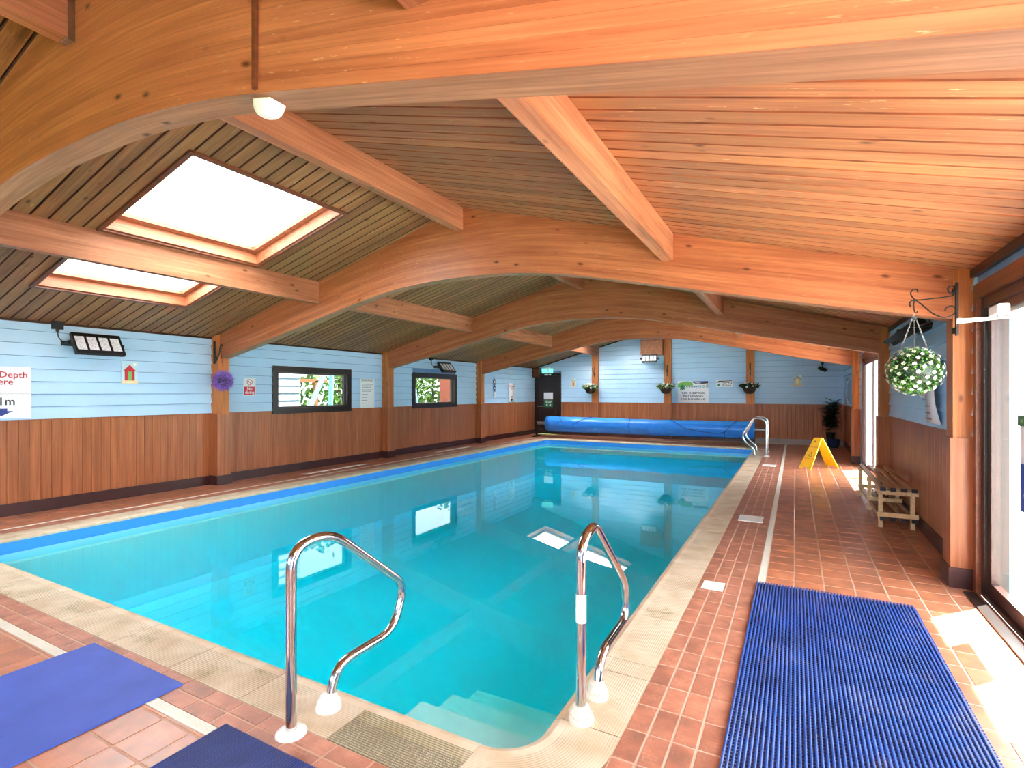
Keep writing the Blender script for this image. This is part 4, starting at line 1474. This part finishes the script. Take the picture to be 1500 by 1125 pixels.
# ------------------------------------------------------------------ floodlights
def floodlight(label, loc, rotz, tilt, W=.52, H=.30, cable=True, jx=-.42):
    """local: faces -Y, x to the right when looking at it; tilt > 0 aims it down"""
    t = thing('floodlight', label, 'floodlight', loc, (0, 0, rotz), group='black four-panel floodlights')
    hm = MB()
    hm.box(-W / 2, -.02, -H / 2, W / 2, .03, -H / 2 + .045); hm.box(-W / 2, -.02, H / 2 - .045, W / 2, .03, H / 2)
    pw = (W - .03) / 4
    for i in range(5):
        x = -W / 2 + i * (W - .022) / 4
        hm.box(x, -.018, -H / 2 + .045, x + .022, .028, H / 2 - .045)
    hm.box(-W / 2 + .01, .0, -H / 2 + .04, W / 2 - .01, .03, H / 2 - .04)
    head = hm.obj('lamp_head', 'black', t, loc=(0, -.17, 0), rot=(tilt, 0, 0))
    for i in range(4):
        x = -W / 2 + i * (W - .022) / 4 + .022
        MB().box(x + .002, -.012, -H / 2 + .048, x + (W - .022) / 4 - .024, .0, H / 2 - .048).obj('lens_panel', 'led', head)
    fin = MB()
    for i in range(16):
        x = -W / 2 + .02 + i * (W - .04) / 15
        fin.box(x - .003, .03, -H / 2 + .03, x + .003, .075, H / 2 - .03)
    fin.obj('heat_sink', 'black', head)
    MB().tube([(-W / 2 + .03, -.005, -H / 2 - .01), (-W / 2 + .09, -.005, -H / 2 - .01)], .012, 8).obj('breather', 'black', head)
    br = MB()
    br.box(-W / 2 - .05, -.19, -.03, -W / 2 - .004, -.15, .03); br.box(-W / 2 - .05, -.19, -.015, -W / 2 - .035, 0, .015)
    br.box(W / 2 + .004, -.185, -.012, W / 2 + .018, 0, .012)
    br.box(-W / 2 - .06, -.012, -.03, W / 2 + .03, 0, .03)
    br.obj('mounting_bracket', 'black', t)
    if cable:
        MB().tube(bez([(-W / 2 - .04, -.17, .01), (jx + .06, -.08, .0), (jx + .01, -.04, .06), (jx, -.03, .17)], 6), .006, 6).obj('power_cable', 'black', t)
        jb = MB(); jb.box(jx - .05, -.06, .16, jx + .05, 0, .26); jb.lathe([(.018, .13), (.018, .165)], 10, (jx, -.03, 0)); jb.obj('junction_box', 'black', t)
    return t
floodlight('black floodlight above the depth sign on the left wall', (XL + .02, 3.26, 2.0), PI / 2, math.radians(-34), .52, .30, True, -.36)
floodlight('black floodlight above the far left window', (XL + .02, 10.68, 2.03), PI / 2, math.radians(-38), .52, .30, True, -.46)
floodlight('black floodlight under the timber box on the gable wall', (-3.83, YB - .22, 2.42), 0, math.radians(-12), .45, .25, False)
floodlight('black floodlight behind the daisy ball on the right wall', (XR - .02, 6.35, 2.02), -PI / 2, math.radians(-50), .52, .32, True, .4)
# dome camera like lamp far right
t = thing('security_camera', 'small black camera high in the far right corner', 'camera', (.62, 15.75, 2.03))
MB().box(-.03, .0, .1, .03, .3, .16).tube([(0, .05, .12), (0, 0, .0)], .012, 8).obj('camera_arm', 'black', t)
autosmooth(MB().lathe([(.045, -.1), (.05, -.09), (.05, .09), (.03, .1)], 16, (0, 0, 0), 'X').obj('camera_body', 'black', t, loc=(0, 0, -.02), rot=(0, .35, .5)), 40)

# ------------------------------------------------------------------ timber boxes (speakers)
t = thing('speaker_box', 'small brown speaker box in the corner above the exit door', 'speaker', (-7.70, YB - .12, 2.07))
MB().box(-.135, -.10, -.16, .13, .10, .16).obj('cabinet', 'darkwood', t)
MB().box(-.085, -.115, -.135, .115, -.10, .135).obj('grille', 'frame_mid', t)
m = MB()
t = thing('timber_box', 'slatted timber box at the top of the middle gable post', 'box', (-3.82, YB - .12, 2.77))
MB().box(-.32, -.08, -.24, .32, .118, .24).obj('box_body', 'post', t)
for k in range(8):
    MB().box(-.325, -.096, -.24 + k * .06 + .003, .325, -.08, -.24 + (k + 1) * .06 - .003).obj('slat', 'purlin', t)

# exit sign above the door
t = thing('exit_sign', 'glowing green running-man exit sign above the far door', 'exit sign', (-7.33, YB - .06, 2.135))
MB().box(-.19, -.02, -.085, .19, .02, .065).obj('panel', 'exitlit', t)
MB().box(-.07, -.03, .065, .07, .04, .12).obj('housing', 'white', t)
for (pts) in ([(-.12, -.06), (-.09, -.0), (-.06, .03), (-.03, .02), (-.06, -.01), (-.08, -.06)], [(-.05, .045), (-.03, .045), (-.03, .06), (-.05, .06)]):
    MB().prism([(p[0], -.021, p[1]) for p in pts], (0, -.001, 0)).obj('running_figure', 'white', t)
MB().prism([(.02, -.021, -.06), (.07, -.021, -.06), (.07, -.021, .04), (.02, -.021, .04)], (0, -.001, 0)).obj('doorway_mark', 'white', t)
MB().prism([(.10, -.021, 0), (.14, -.021, -.03), (.14, -.021, .03)], (0, -.001, 0)).obj('arrow', 'white', t)
# ------------------------------------------------------------------ flat signs
def sign(name, label, cat, loc, rot, w, h, base='paper', group=None, curl=0.0):
    t = thing(name, label, cat, loc, rot, group)
    if curl:
        N = 10; m = MB(); vs = []; fs = []
        for i in range(N + 1):
            yy = -h / 2 + h * i / N; z = curl * math.sin(PI * i / N)
            vs += [(-w / 2, yy, z * .2), (w / 2, yy, z), (-w / 2, yy, z * .2 + .003), (w / 2, yy, z + .003)]
        for i in range(N):
            a = 4 * i; fs += [(a, a + 4, a + 5, a + 1), (a + 2, a + 3, a + 7, a + 6), (a, a + 2, a + 6, a + 4), (a + 1, a + 5, a + 7, a + 3)]
        fs += [(0, 1, 3, 2), (4 * N, 4 * N + 2, 4 * N + 3, 4 * N + 1)]
        m.add(vs, fs); m.obj('plate', base, t, True)
    else:
        MB().box(-w / 2, -h / 2, 0, w / 2, h / 2, .004).obj('plate', base, t)
    return t
def rect(t, x0, y0, x1, y1, mat, z=.0045, name='printed_field'):
    return MB().box(x0, y0, z - .0004, x1, y1, z + .0002).obj(name, mat, t)
def poly(t, pts, mat, z=.005, name='printed_shape'):
    return MB().prism([(p[0], p[1], z - .0004) for p in pts], (0, 0, .0006)).obj(name, mat, t)
def disc(t, cx, cy, r_, mat, z=.005, n=28, name='printed_disc'):
    return poly(t, [(cx + r_ * math.cos(2 * PI * k / n), cy + r_ * math.sin(2 * PI * k / n)) for k in range(n)], mat, z, name)
def dashes(t, x0, x1, y, h, seed, mat, z=.0055):
    """a line of print too small to read: word-length dashes"""
    rr = random.Random(seed); m = MB(); x = x0
    while x < x1 - h * .5:
        w_ = min(rr.uniform(1.4, 4.2) * h, x1 - x)
        m.box(x, y, z - .0004, x + w_, y + h, z + .0002); x += w_ + h * .7
    o = m.obj('small_print', mat, t); o['kind'] = 'stuff'
    return o
RL, RB_, RR = (PI / 2, 0, PI / 2), (PI / 2, 0, 0), (PI / 2, 0, -PI / 2)
SL = XL + .032

# depth sign (cut by the left edge of the photo)
t = sign('depth_sign', 'white pool depth sign at the left edge of the photo', 'sign', (SL, 2.40, 1.40), RL, .52, .585, 'paper')
letter('Pool Depth', .0, .17, .098, 'red', t, .005, bold=.012)
letter('Here', .0, .09, .098, 'red', t, .005, bold=.012)
wv = MB()
pts = []
for k in range(53):
    pts.append((-.25 + k * .01, -.012 + .006 * math.sin(k * PI / 2.2), .0046))
wv.tube(pts, .0012, 4); wv.obj('wave_line', 'greyink', t)
letter('1.1m', .0, -.14, .12, 'ink', t, .005, bold=.012)
poly(t, [(-.05, -.18), (.05, -.18), (.05, -.21), (.10, -.21), (0, -.265), (-.10, -.21), (-.05, -.21)], 'navy', name='arrow')
# second depth sign at the far end
t = sign('depth_sign', 'narrow white depth sign far along the left wall', 'sign', (SL, 14.32, 1.39), RL, .38, .60, 'paper', curl=.03)
letter('Pool Depth', 0, .18, .066, 'red', t, .032, bold=.01); letter('Here', 0, .11, .066, 'red', t, .034, bold=.01)
dashes(t, -.05, .06, -.145, .035, 5, 'green', .028)
poly(t, [(-.035, -.18), (.035, -.18), (.035, -.21), (.07, -.21), (0, -.26), (-.07, -.21), (-.035, -.21)], 'ink', .022, name='arrow')

# beach hut plaques
def hut(label, loc, rot, w, h, body, door, sky='skyp'):
    t = sign('hut_plaque', label, 'picture', loc, rot, w, h, sky, group='beach hut plaques')
    rect(t, -w / 2, -h / 2, w / 2, -h * .36, 'sand')
    poly(t, [(-w * .3, -h * .36), (w * .3, -h * .36), (w * .3, h * .12), (0, h * .32), (-w * .3, h * .12)], body, .0052, 'hut')
    poly(t, [(-w * .42, h * .06), (-w * .36, h * .06), (0, h * .30), (w * .36, h * .06), (w * .42, h * .06), (0, h * .36)], 'red' if body == 'red' else 'greyink', .006, 'hut_roof')
    rect(t, -w * .11, -h * .36, w * .13, h * .05, door, .006, 'hut_door')
    disc(t, w * .3, h * .38, w * .1, 'petal', .005, name='sun_disc')
    return t
hut('beach hut plaque with red hut and green door on the left wall', (SL, 3.68, 1.665), RL, .20, .29, 'red', 'lgreen')
hut('small cream beach hut plaque with red door beside the exit', (-6.41, YB - .032, 1.725), RB_, .20, .29, 'sand', 'red')
hut('pale beach hut plaque right of the gable posts', (.05, YB - .032, 1.73), RB_, .23, .30, 'sand', 'petal', 'skyp')

# no diving
t = sign('no_diving_sign', 'small red and white no diving sign by the purple ball', 'sign', (SL, 5.42, 1.495), RL, .215, .29)
rect(t, -.095, -.135, .095, .0, 'red')
letter('No', 0, -.055, .07, 'paper', t, .0055, bold=.012); letter('diving', 0, -.115, .07, 'paper', t, .0055, bold=.012)
m = MB(); m.tube([(.045 * math.cos(2 * PI * k / 24), .072 + .045 * math.sin(2 * PI * k / 24), .005) for k in range(24)], .0045, 6, closed=True); m.tube([(-.032, .104, .005), (.032, .04, .005)], .004, 6)
m.obj('prohibition_ring', 'red', t)
m = MB(); m.tube([(-.02, .085, .0045), (.005, .07, .0045), (.025, .05, .0045)], .004, 5); m.obj('diver_figure', 'ink', t)

# pool rules (left and right)
def rules(label, loc, rot, w, h, lines, curl=0.0, grp='pool rules posters'):
    t = sign('rules_sign', label, 'sign', loc, rot, w, h, 'paper', grp, curl)
    z = .0055 + (curl if curl else 0)
    letter('POOL RULES', 0, h * .42, w * .15, 'ink', t, z - curl * .6, bold=.01)
    rect(t, -w * .40, h * .395, w * .40, h * .402, 'ink', z - curl * .6)
    for k_, (yy, x0, x1) in enumerate(lines):
        dashes(t, w * x0, w * x1, h * yy, h * .017, k_ + 3, 'greyink', z - curl * .15 if abs(yy) < .25 else z - curl * .5)
    return t
LN = [(.30, -.36, .44), (.25, -.38, .38), (.20, -.36, .3), (.11, -.42, .44), (.06, -.36, .28), (-.05, -.38, .02), (-.15, -.38, -.06), (-.25, -.38, -.02), (-.35, -.40, .0), (-.44, -.40, .14)]
rules('pale pool rules poster between the left windows', (SL, 8.08, 1.385), RL, .40, .60, LN)
rules('curling pool rules poster behind the daisy ball on right wall', (XR - .032, 5.95, 1.42), RR, .55, .60, LN, .05)
rules('pool rules poster in the far right corner', (XR - .032, 14.5, 1.42), RR, .5, .60, LN, .07)
t = sign('notice_sticker', 'tiny red notice just below the daisy ball', 'sign', (XR - .032, 6.42, 1.42), RR, .2, .14)
rect(t, -.06, -.05, .06, .06, 'red')

# no jumping sign
t = sign('no_jumping_sign', 'white no jumping no diving no bombing sign on the gable', 'sign', (-2.64, YB - .032, 1.42), RB_, .87, .64)
poly(t, [(-.435, .24), (-.30, .30), (-.15, .315), (-.02, .27), (.0, .20), (-.12, .16), (-.30, .16), (-.435, .13)], 'lgreen', name='hill')
poly(t, [(-.02, .31), (.42, .315), (.42, .275), (.25, .26), (.12, .275), (.0, .265)], 'blue', name='hill')
poly(t, [(.0, .272), (.14, .25), (.25, .262), (.42, .29), (.42, .25), (.24, .235), (.06, .24)], 'ink', .0054, name='hill')
poly(t, [(.25, .238), (.42, .25), (.42, .20), (.32, .215)], 'sand', .0052, name='hill')
poly(t, [(-.40, .12), (-.30, .22), (-.20, .12), (-.26, .13), (-.22, .06), (-.28, .075), (-.305, .04), (-.33, .075), (-.385, .06), (-.345, .13)], 'green', .0058, 'tree')
letter('wood', .22, .125, .15, 'teal', t, .0056, bold=.008, wscale=1.2)
for k in range(6):
    rect(t, -.19 + k * .042, .128, -.19 + k * .042 + (.012 if k % 2 else .024), .185, 'greyink', .0062, 'faded_mark')
rect(t, -.2, .055, .38, .06, 'sand')
for s_, yy in (('NO JUMPING', -.06), ('NO DIVING', -.15), ('NO BOMBING', -.24)):
    letter(s_, .0, yy, .082, 'ink', t, .0055, bold=.014, wscale=1.32)
# cctv
t = sign('camera_sign', 'small white CCTV sign right of the no jumping sign', 'sign', (-1.78, YB - .032, 1.655), RB_, .45, .19)
poly(t, [(-.22, .03), (-.15, .08), (.20, .09), (.20, .07), (-.05, .06), (-.15, .03)], 'ink', name='hill')
poly(t, [(-.20, -.06), (-.155, .01), (-.11, -.06)], 'green', .0056, 'tree')
letter('CCTV', .06, -.03, .10, 'ink', t, .0056, bold=.016, wscale=1.1)
dashes(t, -.06, .19, -.068, .018, 9, 'greyink', .0056)
# exit door papers
t = sign('door_notice', 'blank white paper notice on the exit door', 'sign', (-7.315, YB - .012, 1.285), RB_, .33, .23)
t = sign('door_sign', 'green emergency instruction sign on the exit door', 'sign', (-7.315, YB - .014, 1.03), RB_, .33, .24, 'green')
dashes(t, -.12, .12, .06, .032, 2, 'paper'); dashes(t, -.09, .1, .01, .032, 4, 'paper')
disc(t, -.05, -.05, .03, 'paper'); disc(t, .07, -.05, .03, 'paper')

t = thing('door_label', 'small white lettering strip on the head of the exit door', 'sign', (-7.33, YB - .032, 2.0), (PI / 2, 0, 0))
dashes(t, -.12, .12, -.02, .04, 6, 'white', .002)


# hanging fish decoration
t = thing('fish_decoration', 'hanging string of three blue and white fish on left wall', 'decoration', (XL + .035, 13.27, 1.54), RL)
MB().tube([(0, .34, 0), (0, -.30, 0)], .003, 5).obj('string', 'greyink', t)
for k, mt in enumerate(('greyink', 'navy', 'paper')):
    c = .17 - k * .19
    pts = [(.0, c + .095), (.035, c + .06), (.045, c), (.03, c - .045), (.012, c - .06), (.04, c - .09), (-.04, c - .09), (-.012, c - .06), (-.03, c - .045), (-.045, c), (-.035, c + .06)]
    f_ = MB().prism([(p[0] * 1.5, p[1], .004) for p in pts], (0, 0, .012)).obj('fish', mt, t)
    poly(t, [(-.03, c - .02), (.03, c - .02), (.03, c + .03), (-.03, c + .03)], 'paper' if mt != 'paper' else 'skyp', .0172, 'fish_patch')

# signs on the near patio door glass
gx = XR + .02 + .018
t = sign('door_glass_sign', 'blue and white keep door closed sign on the patio door', 'sign', (XR + .035, 3.90, .955), RR, .44, .50)
rect(t, -.22, -.25, .22, .03, 'blue')
disc(t, 0, .14, .095, 'blue', n=32)
poly(t, [(-.018, .205), (.018, .205), (.010, .105), (-.010, .105)], 'paper', .0058, 'exclamation_bar'); disc(t, 0, .078, .013, 'paper', .0058, name='exclamation_dot')
for s_, yy in (('Please', -.045), ('Keep this', -.105), ('door closed', -.165), ('at all times', -.225)):
    letter(s_, 0, yy, .066, 'paper', t, .0056, bold=.01)
t = sign('exit_sticker', 'black strip sticker with green square on the patio door', 'sign', (XR + .035, 3.96, 1.235), RR, .40, .065, 'ink')
rect(t, -.17, -.03, -.09, .03, 'green')
dashes(t, -.15, -.11, -.012, .02, 3, 'lgreen', .0056)

# door closer on the near door head
t = thing('door_closer', 'white door closer arm on the dark patio door head', 'door closer', (XR - .03, 4.22, 1.905))
m = MB(); rbox(m, -.035, -.075, -.03, .025, .075, .03, .008); m.obj('closer_body', 'white', t)
MB().lathe([(.014, -.052), (.014, -.028)], 12, (-.005, .0, 0)).obj('spindle', 'alu', t)
m = MB(); m.tube([(.06, .0, -.047), (-.19, .03, -.045)], .0085, 10); m.obj('closer_arm', 'white', t)
m = MB(); m.tube([(-.19, .03, -.062), (.03, -.16, -.06)], .0075, 10); m.lathe([(.013, -.068), (.013, -.036)], 12, (-.19, .03, 0)); m.obj('closer_forearm', 'white', t)

# light fitting and conduit on the near frame
cx = -1.80
t = thing('beam_light', 'white dome light fitting under the nearest arched frame', 'light', (cx, FY[0] + .055, 2.535), (0, math.radians(13), 0))
vs = []; fs = []
NA, NB = 28, 10
for i in range(NB + 1):
    f = (PI / 2) * i / NB
    for j in range(NA):
        a = 2 * PI * j / NA
        ca_, sa_ = math.cos(a), math.sin(a)
        ex = lambda c: math.copysign(abs(c) ** .75, c)
        vs.append((.062 * ex(ca_) * math.cos(f) ** .7, .046 * ex(sa_) * math.cos(f) ** .7, -.012 - .052 * math.sin(f)))
for i in range(NB):
    for j in range(NA):
        q = i * NA + j; r2 = i * NA + (j + 1) % NA
        fs.append((q, q + NA, r2 + NA, r2))
fs.append(tuple(range(NA)))
autosmooth(MB().add(vs, fs).obj('dome', 'white', t), 50)
MB().box(-.05, -.036, -.013, .05, .036, -.003).obj('base', 'offwhite', t)
o = MB().box(cx + .0 - .009, FY[0] - .016, beam_bot(cx - RX) + .012, cx + .0 + .009, FY[0] - .001, roof(cx) - .02).obj('cable_conduit', 'frame_mid')
tag(o, 'brown cable conduit running up the nearest arched frame', 'conduit')

# ------------------------------------------------------------------ outdoors
gr = MB(); gr.box(XR + .16, -25, -.25, 40, 45, -.04); struct(gr.obj('patio_ground', 'paving'), 'pale paved patio outside the doors')
gr = MB(); gr.box(-45, -25, -.3, XL - .16, 45, -.05); gr.box(XL - .16, YB + .16, -.3, XR + .16, 45, -.05); gr.box(XL - .16, -25, -.3, XR + .16, YF - .16, -.05)
struct(gr.obj('garden_ground', 'lawn'), 'grass outside the left windows')
# neighbouring white boarded building seen through the first window
t = thing('white_outbuilding', 'white boarded outbuilding seen through the nearer left window', 'building', (-9.3, 5.6, 0))
MB().box(-2.4, -3.0, -.05, -.02, 2.04, 3.1).obj('walls', 'outer', t)
for k in range(20):
    MB().prism([(-.02, -3.0, .0 + k * .155), (.012, -3.0, .0 + k * .155), (-.012, -3.0, .15 + k * .155), (-.02, -3.0, .15 + k * .155)], (0, 5.04, 0)).obj('cladding_board', 'whitewall', t)
MB().box(-2.6, -3.2, 3.1, .2, 2.2, 3.2).obj('roof', 'greyink', t)
# swing frame
t = thing('swing_frame', 'pale blue metal swing frame seen through the left windows', 'swing', (-11.2, 10.2, 0))
for (ya, yb) in ((-1.27, .05), (-.06, .05), (4.0, 3.3), (3.2, 3.3)):
    MB().tube([(0, ya, -.05), (0, yb, 2.4)], .065, 10).obj('leg', 'swing', t)
MB().tube([(0, -.1, 2.4), (0, 3.45, 2.4)], .06, 10).obj('top_bar', 'swing', t)
t = thing('rusty_frame', 'brown timber frame in front of the hedge outside', 'frame', (-12.6, 9.9, 0))
for yy in (0, 1.0): MB().box(-.05, yy - .05, -.05, .05, yy + .05, 1.75).obj('post', 'rust', t)
MB().box(-.05, -.4, 1.7, .05, 1.4, 1.8).obj('rail', 'rust', t)
# red hut through the second window
t = thing('red_hut', 'red painted hut seen through the far left window', 'hut', (-12.0, 19.2, 0))
MB().box(-1.5, -.9, -.05, 1.0, 2.6, 2.5).obj('walls', 'redpaint', t)
MB().prism([(-1.7, -1.1, 2.5), (1.2, -1.1, 2.5), (-.25, -1.1, 3.3)], (0, 3.9, 0)).obj('roof', 'greyink', t)
MB().box(1.0, -.9, -.05, 1.03, -.8, 2.5).obj('corner_board', 'whitewall', t)
# hedges
def hedge(label, c, size, n, seed, mat='hedge', leaf=.22):
    t = thing('garden_hedge', label, 'hedge', (c[0], c[1], -.05), group='hedges in the garden')
    rr = random.Random(seed); m = MB()
    for i in range(n):
        p = Vector((rr.uniform(-1, 1) * size[0], rr.uniform(-1, 1) * size[1], rr.uniform(.0, 1) * size[2]))
        p.z *= (.82 + .18 * math.sin(p.y * 1.7 + seed))
        leaf_card(m, p, rdir(rr) + Vector((0, 0, .3)), rdir(rr), rr.uniform(.6, 1.4) * leaf, leaf * .6)
    m.obj('foliage', mat, t)['kind'] = 'stuff'
    m = MB()
    for i in range(6):
        yy = -size[1] + (i + .5) * size[1] / 3
        m.tube([(0, yy, 0), (rr.uniform(-.1, .1), yy, size[2] * .7)], .06, 6)
    m.obj('stems', 'stem', t)
hedge('tall green hedge behind the swing frame', (-15.5, 16), (.8, 9, 4.2), 7000, 31)
hedge('green hedge beyond the sunny patio', (9.5, 14), (.6, 12, 2.6), 3500, 33)
t = thing('patio_wall', 'low pale rendered wall beyond the patio', 'wall', (7.8, 9, 0))
MB().box(-.12, -14, -.05, .12, 16, .75).obj('wall_body', 'outer', t); MB().box(-.18, -14, .75, .18, 16, .83).obj('coping', 'whitewall', t)
